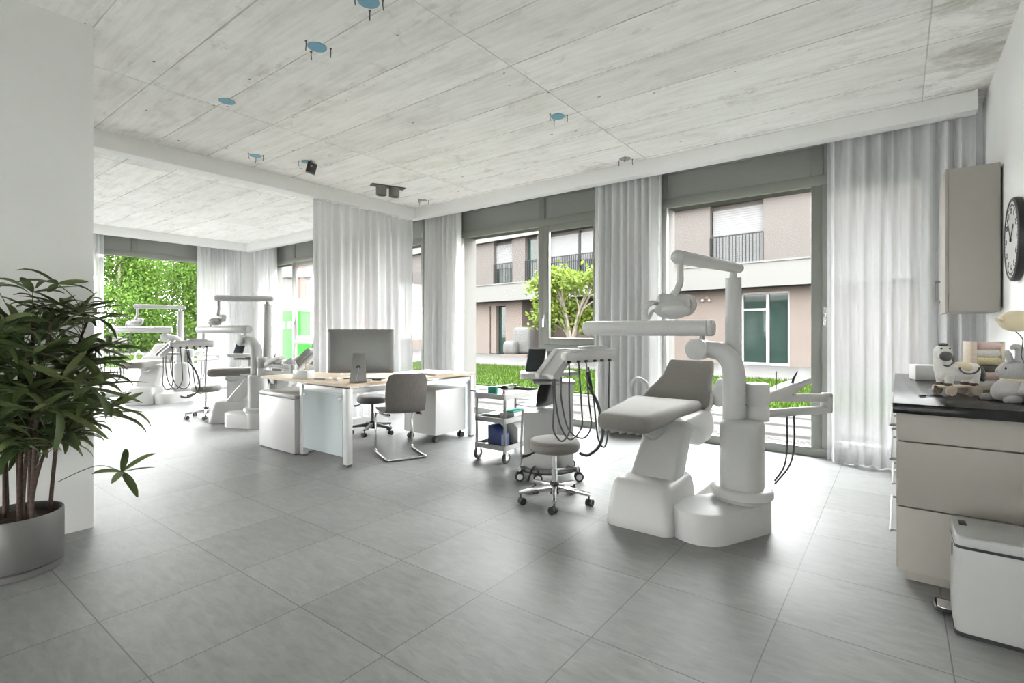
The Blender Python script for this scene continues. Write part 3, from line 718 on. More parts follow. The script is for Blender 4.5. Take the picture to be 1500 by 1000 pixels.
dk(MB().lathe([(.0295, .703), (.03, .705), (.03, .716)], (.25, .015, 0), 16).b2((-.27, .02, .695), (.36, .06, .716)), 'top_spacer', 'dgrey')

pc = thing('storage_pedestal', 'white storage pedestal with pale pad under the short wing of the desk', 'cabinet', (-5.06, 2.88, 0))
MB().b2((-.345, -.17, .012), (.345, .36, .545), .004).build('body', 'whiteb', pc)
MB().b2((-.33, -.155, 0), (.33, .34, .012)).build('plinth', 'dgrey', pc)
MB().b2((-.345, -.17, .547), (.345, .36, .592), .016, 3).build('pad', 'lgrey', pc)

mp = thing('mobile_pedestal', 'white drawer pedestal on black castors under the long wing of the desk', 'cabinet', (-4.23, 4.06, 0))
MB().b2((-.25, -.15, .085), (.24, .33, .575), .004).build('body', 'whiteb', mp)
for i, (z0, z1) in enumerate(((.09, .245), (.25, .405), (.41, .57))):
    d = MB().b2((-.268, -.147, z0), (-.25, .327, z1), .003).build('drawer', 'lgrey', mp)
for x in (-.2, .2):
    for y in (-.11, .29):
        q = MB().cyl((x, y, .06), (x, y, .09), .012, n=8)
        for e in (-.016, .016): q.cyl((x + e - .011, y, .031), (x + e + .011, y, .031), .031, n=18)
        q.build('caster', 'black', mp)

# ------------------------------------------------------------------ all-in-one computer seen from behind
im = thing('desktop_computer', 'silver all-in-one computer seen from behind on the oak desk', 'computer', (-4.02, 2.97, .74), math.radians(37))
rings = []
for y, ins in ((.012, 0), (.0, .0), (-.012, .01), (-.028, .05), (-.038, .11), (-.042, .17)):
    rings.append([(x, y, z + .29) for x, z in rrect(.63 - 2 * ins, .41 - 1.5 * ins, max(.012, .02), 0, 0, 4)])
MB().loft(rings).build('screen_housing', 'alu', im, 60)
MB().b2((-.305, .012, .095), (.305, .016, .485)).build('display', 'screen', im)
st = MB(); rings = []
for y, z, w in ((-.05, .27, .11), (-.056, .26, .112), (-.085, .05, .15), (-.088, .012, .158), (-.08, .004, .16), (.06, .003, .16)):
    rings.append([(x, y + (q if z > .02 else 0), z + (0 if z > .02 else q + .004)) for x, q in rrect(w, .008, .0035, 0, 0, 2)])
so = st.loft(rings).build('stand', 'alu', im, 35)
MB().lathe([(.018, -.077), (.022, -.078), (.022, -.07)], (0, 0, .14), 20, 'Y').build('cable_hole', 'dgrey', so)
MB().tube([(0, -.074, .14), (.004, -.09, .1), (-.006, -.105, .05), (.0, -.11, .006), (-.03, -.1, .004)], .0035, 6).build('power_cord', 'white', im)

o = MB().box((0, 0, .007), (.42, .13, .012), .004).build('keyboard', 'whiteb', None, loc=(-4.27, 3.22, .74), rotz=math.radians(37)); tag(o, 'slim white keyboard lying on the desk behind the computer screen', 'keyboard')
o = MB().ball((0, 0, .012), (.032, .055, .016)).build('computer_mouse', 'whiteb', None, 60, loc=(-4.34, 2.93, .742), rotz=.5); tag(o, 'small white computer mouse on the desk left of the computer stand', 'computer mouse')
o = MB().box((0, 0, .008), (.09, .02, .014), .005).build('black_pen_case', 'black', None, loc=(-3.99, 3.13, .741), rotz=.6); tag(o, 'slim black pen case on the desk right of the computer stand', 'pen case')
for i, (dx, z, r) in enumerate(((0, 0, .05), (.012, .0115, -.08))):
    o = MB().box((0, 0, .0055), (.21, .29, .011), .002).build('magazine', 'magazine', None, loc=(-4.05 + dx, 4.0, .7405 + z), rotz=r)
    tag(o, ('lower magazine of the pair at the far end of the desk', 'upper magazine of the pair at the far end of the desk')[i], 'magazine', 'magazines on the desk')
ch = thing('card_holder', 'white box holding brass-rimmed glasses on the short wing of the desk', 'desk organiser', (-4.78, 2.84, .74), .1)
MB().b2((-.11, -.04, 0), (.11, .05, .085), .004).build('box', 'whiteb', ch)
gl = MB()
for x in (-.02, .035): gl.tube([(x + .03 * math.cos(a), 0, .125 + .04 * math.sin(a)) for a in [2 * PI * q / 12 for q in range(13)]], .003, 6)
o = gl.build('round_glasses', 'gold', None, loc=(-4.76, 2.85, .74), rotz=.2); tag(o, 'thin round-framed glasses propped on the white desk box', 'glasses')
o = MB().box((0, 0, .01), (.14, .1, .018), .005).build('folded_cloth', 'lgrey', None, loc=(-4.53, 2.9, .741), rotz=.3); tag(o, 'small pale folded cloth beside the white desk box', 'cloth')

# ------------------------------------------------------------------ shell chairs
def shell(mb, w=.42):
    prof = [(.235, .425, .0), (.225, .438, .01), (.15, .442, .018), (.0, .432, .028), (-.1, .425, .03), (-.165, .432, .028), (-.205, .465, .03), (-.225, .53, .035), (-.24, .62, .04), (-.256, .72, .036), (-.27, .80, .028), (-.274, .815, .02)]
    wid = [.30, .36, .41, .425, .42, .40, .385, .395, .405, .40, .35, .28]
    top = []; bot = []
    for i, ((y, z, c), ww) in enumerate(zip(prof, wid)):
        a = V(prof[max(i - 1, 0)][:2]); b = V(prof[min(i + 1, len(prof) - 1)][:2]); d = (b - a).normalized(); n = V((d.y, -d.x))
        r1 = []; r2 = []
        for q in range(9):
            u = q / 4 - 1; x = u * ww / 2 * w / .42; lift = c * abs(u) ** 2.2
            if i < 6: p = V((y, z + lift * .5)); 
            else: p = V((y + lift, z))
            r1.append((x, p.x, p.y)); p2 = p + n * .009 * (1 if i < 5 else 1); r2.append((x, p2.x, p2.y))
        top.append(r1); bot.append(r2)
    rings = [r1 + r2[::-1] for r1, r2 in zip(top, bot)]
    return mb.loft(rings)
cv = thing('cantilever_chair', 'grey plywood chair on a chrome cantilever frame pulled up to the desk', 'chair', (-3.92, 3.36, 0), math.radians(66))
shell(MB()).build('shell', 'ply', cv, 60)
fr = MB()
r = .0115; hw = .19
fr.tube([(-hw + .03, -.15, .41), (-hw + .01, .0, .412), (-hw, .16, .41), (-hw, .2, .385), (-hw, .215, .33), (-hw, .205, .2), (-hw, .215, .06), (-hw, .205, .022), (-hw, .17, .012), (-hw, -.1, .012), (-hw, -.2, .012), (-hw + .03, -.235, .012), (0, -.24, .012),
         (hw - .03, -.235, .012), (hw, -.2, .012), (hw, -.1, .012), (hw, .17, .012), (hw, .205, .022), (hw, .215, .06), (hw, .205, .2), (hw, .215, .33), (hw, .2, .385), (hw, .16, .41), (hw - .01, 0, .412), (hw - .03, -.15, .41)], r, 10)
fr.build('frame', 'chrome', cv, 60)
MB().b2((-.17, -.12, .405), (-.13, -.07, .424), .004).b2((.13, -.12, .405), (.17, -.07, .424), .004).build('seat_bracket', 'black', cv)

sc_ = thing('plastic_shell_chair', 'dark grey plastic shell chair squeezed behind the white scanner cart', 'chair', (-2.60, 3.80, 0), math.radians(88))
sm = shell(MB(), .36); sm.v = [(x * .85, y * .6, .55 + (z - .43) * .56) for x, y, z in sm.v]
sm.build('shell', 'char', sc_, 60)
for x in (-.12, .12):
    for y in (-.1, .1): MB().cyl((x, y * .6, .52), (x * 1.05, y * .8, 0), .011, n=10).build('leg', 'steel', sc_)

# ------------------------------------------------------------------ steel trolley
tr = thing('instrument_trolley', 'three-tier steel trolley on black-tyred wheels beside the desk end', 'trolley', (-3.04, 4.0, 0))
for x in (-.17, .17):
    for y in (-.31, .31):
        p = MB().cyl((x, y, .1), (x, y, .66 if y > 0 else .63), .0125, n=12).build('post', 'steel', tr)
        wh = MB().lathe([(.033, -.011), (.05, -.011), (.055, -.006), (.055, .006), (.05, .011), (.033, .011)], (x, y + .02, .055), 24, 'X'); wo_ = wh.build('wheel', 'black', p)
        MB().lathe([(.008, -.013), (.033, -.01), (.033, .01), (.008, .013)], (x, y + .02, .055), 18, 'X').b2((x - .017, y - .008, .05), (x - .013, y + .03, .115)).b2((x + .013, y - .008, .05), (x + .017, y + .03, .115)).build('wheel_fork', 'chrome', p)
for i, z in enumerate((.13, .38, .60)):
    s = MB().b2((-.17, -.315, z), (.17, .315, z + .006)).b2((-.175, -.325, z - .012), (.175, -.318, z + .035)).b2((-.175, .318, z - .012), (.175, .325, z + .035)).b2((-.18, -.325, z - .012), (-.173, .325, z + .035)).b2((.173, -.325, z - .012), (.18, .325, z + .035))
    s.build('tray_shelf', 'steel', tr)
MB().tube([(-.17, -.32, .645), (-.2, -.33, .65), (-.23, -.28, .65), (-.23, .28, .65), (-.2, .33, .65), (-.17, .32, .645)], .009, 8).build('push_handle', 'steel', tr)
tx, ty = -3.04, 4.0
o = MB().box((0, 0, .041), (.08, .055, .082), .004).build('glove_box', 'teal', None, loc=(tx - .06, ty - .2, .607), rotz=.2); tag(o, 'small teal green box standing on the trolley top', 'box')
sp = thing('lamp_head_tool', 'small black curing device standing on the trolley top next to the teal box', 'device', (tx + .04, ty - .15, .607), .3)
MB().lathe([(.03, 0), (.03, .01), (.02, .015), (.012, .05)], n=16).build('stand', 'whiteb', sp)
MB().ball((0, 0, .07), (.04, .02, .022)).tube([(-.03, 0, .07), (-.07, 0, .075)], .008, 8).build('head', 'black', sp)
t2 = thing('tissue_carton', 'white carton with teal lid on the middle trolley shelf', 'box', (tx + .08, ty - .05, .387), .1)
MB().b2((-.08, -.13, 0), (.08, .13, .06), .004).build('carton', 'whiteb', t2); MB().b2((-.06, -.11, .06), (.06, .11, .074), .006).build('lid', 'teal', t2)
o = MB().box((0, 0, .016), (.12, .3, .03), .006).build('instrument_dish', 'lgrey', None, loc=(tx - .08, ty - .05, .387), rotz=-.1); tag(o, 'shallow grey dish on the middle trolley shelf', 'dish')
o = MB().prism([(-.07, 0), (.09, 0), (.09, .11), (-.02, .19), (-.07, .19)], -.06, .06).build('file_box', 'blue', None, loc=(tx - .0, ty - .2, .137), rotz=0); tag(o, 'navy blue slant-cut file box on the bottom trolley shelf', 'file box')
mc = thing('suction_machine', 'white boxy machine with small tap behind the blue file box on trolley', 'machine', (tx + .02, ty + .07, .137))
MB().prism([(-.13, 0), (.12, 0), (.12, .15), (.06, .20), (-.13, .20)], -.14, .2).build('housing', 'whiteb', mc)
MB().tube([(0, 0, .20), (0, 0, .225), (.05, .02, .228), (.1, .03, .2)], .007, 8).lathe([(.015, .212), (.015, .226)], (0, 0, 0), 12).build('tap', 'chrome', mc)

# ------------------------------------------------------------------ scanner carts
def make_cart(label, loc, rz):
    t = thing('scanner_cart', label, 'medical cart', loc, rz)
    MB().b2((-.21, -.17, .075), (.06, .03, .555), .008).b2((.065, -.1, .075), (.205, .17, .775), .008).build('body', 'white', t)
    MB().b2((-.13, -.11, .775), (.225, .19, .80), .01).build('top_ledge', 'mgrey', t)
    tr_ = MB(); tr_.slab(rrect(.36, .3, .04, -.06, .04), .82, .868, .012); tr_.b2((.0, 0, .8), (.1, .1, .83)); tr_.build('keyboard_tray', 'white', t)
    m_ = MB().box((-.10, .13, .965), (.17, .022, .21), .012, 3, rot=(math.radians(-22), 0, math.radians(-28)))
    mo = m_.build('monitor', 'black', t)
    MB().box((-.104, .1175, .966), (.145, .004, .18), .0, rot=(math.radians(-22), 0, math.radians(-28))).build('screen', 'screen', mo)
    b = MB()
    for sx_ in (-1, 1): b.tube([(sx_ * .24 - .01, -.21, .10), (sx_ * .17, -.14, .085), (sx_ * .15, .0, .075), (sx_ * .17, .16, .085), (sx_ * .22, .23, .10)], .022, 8)
    b.tube([(-.2, -.18, .085), (-.08, -.22, .075), (.06, -.22, .075), (.2, -.18, .09)], .022, 8)
    b.build('base_frame', 'steel', t)
    for x, y in ((-.245, -.19), (-.1, -.245), (.235, -.2), (.22, .22)):
        q = MB()
        for e in (-.017, .017): q.lathe([(.022, e - .01), (.036, e - .01), (.038, e), (.036, e + .01), (.022, e + .01)], (x, y, .038), 20, 'Y')
        q.cyl((x, y, .06), (x, y, .1), .01, n=8); w_ = q.build('caster', 'black', t)
        MB().lathe([(.006, -.029), (.024, -.028), (.024, .028), (.006, .029)], (x, y, .038), 16, 'Y').build('wheel_disc', 'whiteb', w_)
    MB().tube([(-.12, -.20, .12), (-.15, -.24, .1), (-.18, -.3, .03)], .008, 6).build('brake_pedal', 'black', t)
    return t
C1 = make_cart('white stepped scanner cart with black tilted monitor behind the round grey stool', (-2.377, 3.657, 0), math.radians(37))
C2 = copy_thing(C1, (-8.02, 3.80, 0), math.radians(52), 'white scanner cart with black monitor behind the side-on dental unit')
o = MB().box((0, 0, .03), (.07, .05, .05), .006).build('glove_box', 'teal', None, loc=(-7.86, 3.66, .551), rotz=.5); tag(o, 'tiny teal box on the low step of the far scanner cart', 'box')

# ------------------------------------------------------------------ drawer counter by the right wall
kc = thing('drawer_cabinet', 'beige drawer cabinet with black worktop edge above, along the right wall', 'cabinet', (.28, 4.16, 0))
MB().b2((-.255, -.98, 0), (.27, 1.0, .055)).build('plinth', 'beige', kc)
MB().b2((-.27, -1.0, .055), (.275, 1.03, .822)).build('carcass', 'beige', kc)
for z0, z1 in ((.055, .362), (.368, .680), (.686, .822)):
    MB().b2((-.282, -1.026, z0), (.275, -1.0, z1), .003).build('side_panel', 'beige', kc)
    for j in range(2):
        y0 = -1.0 + j * 1.01; d = MB().b2((-.288, y0, z0), (-.27, y0 + 1.0, z1), .003).build('drawer', 'beige', kc)
        zz = z1 - .12 if z1 > .6 else z1 - .17
        if z0 > .5: zz = .735
        h = MB().b2((-.318, y0 + .12, zz - .007), (-.306, y0 + .82, zz + .007), .003)
        for q in (.14, .8): h.b2((-.308, y0 + q - .006, zz - .006), (-.286, y0 + q + .006, zz + .006))
        h.build('bar_handle', 'alu', d)
wt = MB().b2((-.022, 3.085, .824), (.558, 5.25, .872), .003).build('worktop', 'stone'); tag(wt, 'polished black worktop slab on the beige drawer cabinet', 'worktop')
uc2 = thing('wall_cupboard', 'tall beige wall cupboard hung beside the curtain above the black worktop', 'cabinet', (.41, 5.0, 1.35))
MB().b2((-.13, -.3, 0), (.135, .31, 1.0), .002).build('carcass', 'beige', uc2)
dd = MB().b2((-.148, -.302, -.004), (-.131, .31, 1.004), .002).build('door', 'beige', uc2)
MB().b2((-.185, .225, .09), (-.175, .24, .26), .003).b2((-.178, .225, .09), (-.146, .24, .105)).b2((-.178, .225, .245), (-.146, .24, .26)).build('bar_handle', 'alu', dd)
MB().b2((.135, -.27, .03), (.148, .28, .97)).build('gap_shade', 'dgrey', uc2)  # dark sheet filling the wall gap, stands in for the shade there

bn = thing('pedal_bin', 'rectangular white pedal bin with black seams in front of the drawer cabinet', 'bin', (.375, 2.85, 0))
rings = []
MB().slab(rrect(.385, .27, .03), .015, .351, .004).build('body', 'binw', bn, 50)
MB().slab(rrect(.392, .277, .03), 0, .015).build('base_rim', 'black', bn, 50)
MB().slab(rrect(.389, .274, .03), .349, .361).build('seam_ring', 'black', bn, 50)
ld = MB().slab(rrect(.389, .274, .03), .36, .40, .01).build('lid', 'binw', bn, 50)
MB().b2((-.17, .02, .399), (-.145, .085, .4025), .001).build('latch', 'black', ld)
pdl = MB().slab(rrect(.05, .09, .012, -.215, .06), .022, .034, .003).build('pedal', 'chrome', bn)
MB().tube([(-.19, .012, .024), (-.235, .012, .024), (-.245, .03, .024), (-.245, .1, .024), (-.235, .115, .024), (-.19, .115, .024)], .007, 8).build('pedal_rim', 'black', pdl)
MB().box((-.1935, .0, .30), (.004, .012, .06), .0015, rot=(.2, 0, 0)).build('hand_grip', 'black', bn)

# ------------------------------------------------------------------ wall clock
ck = thing('wall_clock', 'round black-rimmed wall clock with white dial on the right wall', 'clock', (.558, 4.13, 1.75))
MB().lathe([(.218, -.03), (.22, -.036), (.23, -.038), (.240, -.032), (.244, -.018), (.24, 0), (.2, 0)], n=56, axis='X').build('rim', 'black', ck, 40)
MB().lathe([(.005, -.0335), (.22, -.0335), (.22, -.002), (.005, -.002)], n=48, axis='X').build('dial', 'whiteb', ck)
tk = MB()
for i in range(60):
    a = 2 * PI * i / 60; big = i % 5 == 0
    tk.box((-.034, math.sin(a) * .2, math.cos(a) * .2), (.002, .006 if big else .002, .022 if big else .012), rot=(-a, 0, 0))
tk.build('minute_track', 'black', ck)
hands = MB()
for a, l, wd in ((math.radians(-52), .12, .011), (math.radians(38), .17, .008)):
    hands.box((-.038, math.sin(a) * l / 2, math.cos(a) * l / 2), (.003, wd, l), rot=(-a, 0, 0))
hands.lathe([(.014, -.041), (.014, -.034)], n=16, axis='X').build('hands', 'black', ck)
nm = MB(); dg = bpy.context.evaluated_depsgraph_get()
for i in range(1, 13):
    cu = bpy.data.curves.new('numeral', 'FONT'); cu.body = str(i); cu.size = .05; cu.align_x = 'CENTER'; cu.align_y = 'CENTER'; cu.extrude = .001
    to = bpy.data.objects.new('numeral', cu); COL.objects.link(to); bpy.context.view_layer.update()
    me = bpy.data.meshes.new_from_object(to.evaluated_get(bpy.context.evaluated_depsgraph_get())); a = 2 * PI * i / 12
    # the wall faces -X; a reader in the room sees +Y on the left
    nm.add([v.co[:] for v in me.vertices], [tuple(p.vertices) for p in me.polygons], Matrix(((0, 0, -1, -.034), (-1, 0, 0, -math.sin(a) * .165), (0, 1, 0, math.cos(a) * .165), (0, 0, 0, 1))))
    bpy.data.objects.remove(to); bpy.data.curves.remove(cu); bpy.data.meshes.remove(me)
nm.build('dial_numerals', 'black', ck, smooth=0, recalc=False)

# ------------------------------------------------------------------ toys on the worktop
WT = .8725
hs = thing('toy_horse', 'white plush toy horse with grey muzzle on a wooden wheeled board', 'toy', (.255, 3.66, WT), math.radians(40))
pb = MB().box((0, 0, .047), (.225, .075, .014), .006, 2).build('wheel_board', 'beech', hs)
for x in (-.075, .07):
    for y in (-.042, .042):
        MB().lathe([(.004, -.007), (.027, -.007), (.028, -.004), (.028, .004), (.027, .007), (.004, .007)], (x, y, .0285), 22, 'Y').lathe([(.006, -.009), (.006, .009)], (x, y, .0285), 10, 'Y').build('wheel', 'beech', hs)
bd = MB(); rings = []
for x, z, ry, rz_ in ((-.105, .135, .02, .025), (-.10, .135, .036, .045), (-.075, .13, .043, .05), (-.03, .122, .044, .045), (.03, .12, .045, .044), (.075, .125, .044, .05), (.1, .13, .034, .042), (.112, .132, .015, .02)):
    rings.append([(x, ry * math.cos(a), z + rz_ * math.sin(a)) for a in [2 * PI * q / 16 for q in range(16)]])
bd.loft(rings); bd.tube([(-.075, 0, .14), (-.085, 0, .18), (-.088, 0, .205), (-.092, -.004, .225)], [.046, .040, .036, .038], 16)
bd.ball((-.095, -.012, .235), (.04, .042, .038)); bd.tube([(-.095, -.02, .232), (-.112, -.05, .215)], [.036, .03], 14, smooth=False)
for x in (-.072, .07):
    for y in (-.026, .026): bd.tube([(x, y, .11), (x, y, .075), (x - .004, y, .055)], [.026, .019, .018], 12)
bd.build('body', 'plush', hs, 70)
MB().ball((-.114, -.052, .213), (.03, .026, .026)).build('muzzle', 'plushd', hs, 60)
MB().ball((-.1, -.02, .272), (.022, .02, .01)).tube([(-.072, .0, .262), (-.055, .0, .235), (-.05, 0, .2), (-.045, 0, .175), (-.05, -.0, .155)], [.012, .018, .024, .022, .01], 10).build('mane', 'plushd', hs, 60)
MB().ball((-.127, -.038, .253), .0045, 8, 6).ball((-.095, -.055, .253), .0045, 8, 6).build('eyes', 'black', hs, 60)
MB().tube([(.108, 0, .15), (.125, .0, .14), (.132, 0, .115), (.13, 0, .085), (.128, 0, .078)], [.008, .016, .022, .024, .012], 10).build('tail', 'plushd', hs, 60)
MB().ball((.02, 0, .148), (.05, .05, .032)).build('saddle', 'cream_b', hs, 60)
MB().tube([(.02 + .055 * math.cos(a), -.049, .152 + .033 * math.sin(a)) for a in [PI + PI * q / 10 for q in range(11)]], .0045, 8).tube([(-.12, -.045, .165), (-.1, -.052, .16), (-.07, -.044, .175), (-.05, -.03, .185)], .0035, 6).build('harness', 'plushd', hs, 60)
MB().tube([(-.112, 0, .047), (-.135, -.005, .052), (-.13, -.02, .038), (-.125, -.01, .03), (-.15, -.03, .008), (-.2, -.05, .006), (-.235, -.06, .006)], .003, 6).tube([(-.235, -.06, .006), (-.28, -.075, .006)], .006, 6).build('pull_cord', 'plushd', hs)
hf = MB()
for x in (-.074, .07):
    for y in (-.026, .026): hf.lathe([(.02, .053), (.021, .06), (.019, .068)], (x - .004, y, 0), 12)
hf.build('hooves', 'cane', hs)

rb = thing('plush_rabbit', 'seated grey knitted toy rabbit holding a cream balloon on a wavy string', 'toy', (.452, 3.52, WT), math.radians(37))
bb = MB(); rings = []
for z, r in ((0, .05), (.01, .075), (.035, .086), (.06, .084), (.085, .07), (.1, .05), (.108, .03)): rings.append([(r * 1.05 * math.cos(a), r * .85 * math.sin(a), z) for a in [2 * PI * q / 20 for q in range(20)]])
bb.loft(rings)
rings = []
for q, r in ((-.078, .008), (-.07, .02), (-.055, .031), (-.03, .044), (0, .054), (.03, .055), (.055, .045), (.075, .02), (.08, .006)): rings.append([(q, r * math.cos(a), .152 + (.01 * q / .08) + r * math.sin(a)) for a in [2 * PI * k_ / 18 for k_ in range(18)]])
bb.loft(rings)
bb.tube([(-.03, -.05, .012), (-.075, -.062, .012), (-.1, -.065, .013)], [.024, .02, .012], 12).tube([(-.03, .05, .012), (-.08, .06, .012), (-.1, .06, .013)], [.024, .02, .012], 12)
bb.tube([(.01, -.06, .085), (-.02, -.078, .06), (-.04, -.08, .048)], [.024, .022, .014], 12)
bb.build('body', 'plushg', rb, 70)
MB().tube([(.005, -.025, .195), (.01, -.028, .235), (.0, -.03, .262), (-.025, -.032, .268), (-.04, -.033, .258)], [.016, .02, .018, .014, .006], 10).tube([(-.02, -.01, .195), (-.03, -.005, .23), (-.03, 0, .25)], [.014, .017, .008], 10).build('ears', 'plushg', rb, 60)
MB().ball((-.063, -.03, .163), .0045, 8, 6).build('eye', 'black', rb, 60)
MB().ball((-.079, 0, .15), .007, 8, 6).build('nose', 'pink', rb, 60)
MB().lathe([(.04, .098), (.047, .102), (.047, .108), (.04, .112)], n=20).build('collar', 'cream_b', rb, 60)
MB().ball((.0, -.02, .395), (.078, .06, .052), 24, 14).tube([(-.07, -.02, .4), (-.088, -.02, .402), (-.096, -.02, .4)], [.012, .006, .01], 10).build('balloon', 'cream_b', rb, 70)
MB().tube([(-.005, -.02, .345), (-.002, -.05, .31), (-.022, -.07, .27), (-.03, -.075, .22), (-.008, -.08, .17), (.0, -.085, .13), (-.02, -.088, .09), (-.025, -.088, .06)], .0022, 6).build('balloon_string', 'plushd', rb)

wr = thing('toy_rack', 'pale wooden rack holding a column of pastel cloth rolls behind the plush rabbit', 'toy rack', (.405, 4.10, WT), math.radians(35))
MB().b2((-.1, -.03, 0), (-.065, .03, .285), .004).b2((.075, -.03, 0), (.095, .03, .285), .004).b2((-.1, -.03, .0), (.095, .03, .014), .003).build('frame', 'beech', wr)
for i, m_ in enumerate(('plush', 'pink', 'plushd', 'yellow', 'plush', 'pink')):
    z = .035 + i * .045
    MB().lathe([(.008, -.066), (.016, -.064), (.022, -.055), (.021, 0), (.022, .055), (.018, .072), (.01, .074)], (0, -.008 - (i % 2) * .006, z), 16, 'X', 1, 1.1).build('cloth_roll', m_, wr, 60)
tb = MB().box((0, 0, .0525), (.2, .14, .105), .006, 2).build('storage_box', 'whiteb', None, loc=(.175, 4.68, WT), rotz=.25); tag(tb, 'plain white box at the window end of the black worktop', 'box')

# ------------------------------------------------------------------ ceiling fittings
def jbox(x, y, label, col='cyan', wires=3, seed=0):
    r_ = random.Random(seed)
    t = thing('ceiling_socket', label, 'ceiling socket', (x, y, CZ), r_.uniform(0, 3), 'open ceiling sockets')
    MB().lathe([(.058, -.004), (.062, -.004), (.062, 0), (.058, 0)], n=24).lathe([(.004, -.002), (.058, -.0025), (.058, 0)], n=24).build('disc', col, t)
    for i in range(wires):
        a = 2.1 * i + r_.uniform(-.2, .2); rr = .085
        MB().tube([(rr * math.cos(a), rr * math.sin(a), .0), (rr * math.cos(a), rr * math.sin(a), -.03), (rr * math.cos(a) + r_.uniform(-.012, .012), rr * math.sin(a), -.06)], .0035, 6).lathe([(.008, -.004), (.008, 0)], (rr * math.cos(a), rr * math.sin(a), 0), 8).build('hanging_wire', 'dgrey', t)
    return t
jbox(-2.42, 1.84, 'blue ceiling socket with loose wires at the very top edge of the picture', seed=1)
jbox(-3.08, 1.93, 'blue ceiling socket with wires, second from the top edge of the picture', seed=2)
jbox(-4.40, 1.94, 'small blue-grey ceiling socket without wires, nearest the left wall end', wires=0, seed=3)
jbox(-5.52, 2.73, 'pale blue ceiling socket closest to the white divider beam', seed=4)
jbox(-5.26, 3.17, 'blue ceiling socket directly over the black hanging camera', seed=5)
jbox(-2.39, 3.83, 'blue ceiling socket with wires in the middle of the concrete ceiling', seed=6)
jbox(-2.39, 5.22, 'grey-blue ceiling socket against the window pelmet above the pleated curtain', 'mgrey', seed=7)
jbox(-5.48, 5.11, 'small grey ceiling socket by the room corner beside the twin spotlight', 'mgrey', seed=8)
cm = thing('security_camera', 'black box-shaped camera hanging from the concrete ceiling', 'camera', (-5.22, 3.2, CZ), math.radians(60))
MB().box((0, 0, -.075), (.1, .07, .11), .004, rot=(0, .25, 0)).cyl((-.02, 0, -.03), (-.02, 0, .004), .02, n=12).build('housing', 'black', cm)
MB().lathe([(.01, 0), (.012, .004)], (0, -.037, -.06), 10, 'Y').build('lens', 'whiteb', cm)
ts = thing('twin_spotlight', 'dark twin-cylinder ceiling spotlight near the room corner', 'ceiling light', (-5.32, 4.35, CZ), math.radians(-23))
MB().b2((-.06, -.22, -.012), (.06, .22, 0), .002).build('base_plate', 'dgrey', ts)
for y in (-.085, .085):
    MB().lathe([(.066, -.012), (.068, -.014), (.068, -.125), (.062, -.128), (.06, -.12), (.058, -.09), (.03, -.085)], (0, y, 0), 28).build('lamp_cylinder', 'frame', ts, 40)

# ------------------------------------------------------------------ potted palm
pp = thing('potted_palm', 'bushy lady palm in a round grey metal pot in front of the wall end', 'plant', (-3.60, .555, 0))
MB().lathe([(.18, .0), (.192, .004), (.192, .032), (.186, .036), (.15, .036)], n=40).build('saucer', 'pot', pp, 40)
MB().lathe([(.15, .038), (.186, .040), (.19, .05), (.19, .285), (.187, .292), (.181, .292), (.178, .285), (.178, .24)], n=44).build('pot', 'pot', pp, 40)
MB().lathe([(.003, .262), (.09, .26), (.179, .255), (.179, .22)], n=28).build('soil', 'soil', pp, 40)
rs = random.Random(11); stems = []
for i in range(13):
    a = rs.uniform(0, 2 * PI); rr = .14 * math.sqrt(rs.random()); x, y = rr * math.cos(a), rr * math.sin(a); h = rs.uniform(.6, 1.3)
    tx_, ty_ = x * 2.0 + rs.uniform(-.06, .06), y * 2.0 + rs.uniform(-.06, .06)
    tx_ = max(tx_, -.26)
    pts = [(x, y, .25), (x + (tx_ - x) * .2, y + (ty_ - y) * .2, .25 + (h - .25) * .4), (x + (tx_ - x) * .55, y + (ty_ - y) * .55, .25 + (h - .25) * .75), (tx_, ty_, h)]
    MB().tube(pts, [.0095, .009, .0075, .006], 7, sub=4).build('stem', 'cane', pp, 60); stems.append(pts)
def fan_mesh(seed):
    r_ = random.Random(seed); mb = MB(); n = r_.choice((6, 7, 8))
    for i in range(n):
        az = math.radians(-125 + 250 * i / (n - 1) + r_.uniform(-8, 8)); L_ = r_.uniform(.17, .27) * (1 - .18 * abs(az) / 2.2); w_ = r_.uniform(.0145, .021); droop = r_.uniform(.1, 1.05)
        up = r_.uniform(-.1, .65); roll = r_.uniform(-.5, .5); p = V((0, 0, 0)); vs = []; fs = []; m_ = 7
        for q in range(m_):
            t_ = q / (m_ - 1); el = up - droop * t_ * t_ * 1.3; d = V((math.cos(az) * math.cos(el), math.sin(az) * math.cos(el), math.sin(el)))
            if q: p = p + d * (L_ / (m_ - 1))
            wd = w_ * (.25, .75, 1, 1, .92, .7, .22)[q]; sd_ = V((-math.sin(az), math.cos(az), 0)) * math.cos(roll) + V((0, 0, 1)) * math.sin(roll)
            dn = V((0, 0, 1)); vs += [tuple(p - sd_ * wd), tuple(p - dn * wd * .35), tuple(p + sd_ * wd)]
        for q in range(m_ - 1):
            for s_ in (0, 1): fs.append((q * 3 + s_, q * 3 + s_ + 1, q * 3 + s_ + 4, q * 3 + s_ + 3))
        mb.add(vs, fs)
    o_ = mb.build('frond', 'palm', None, smooth=60, recalc=False); return o_
protos = [fan_mesh(s_) for s_ in range(9)]
nf = 0; fronds = []
pet = MB()
tries = 0
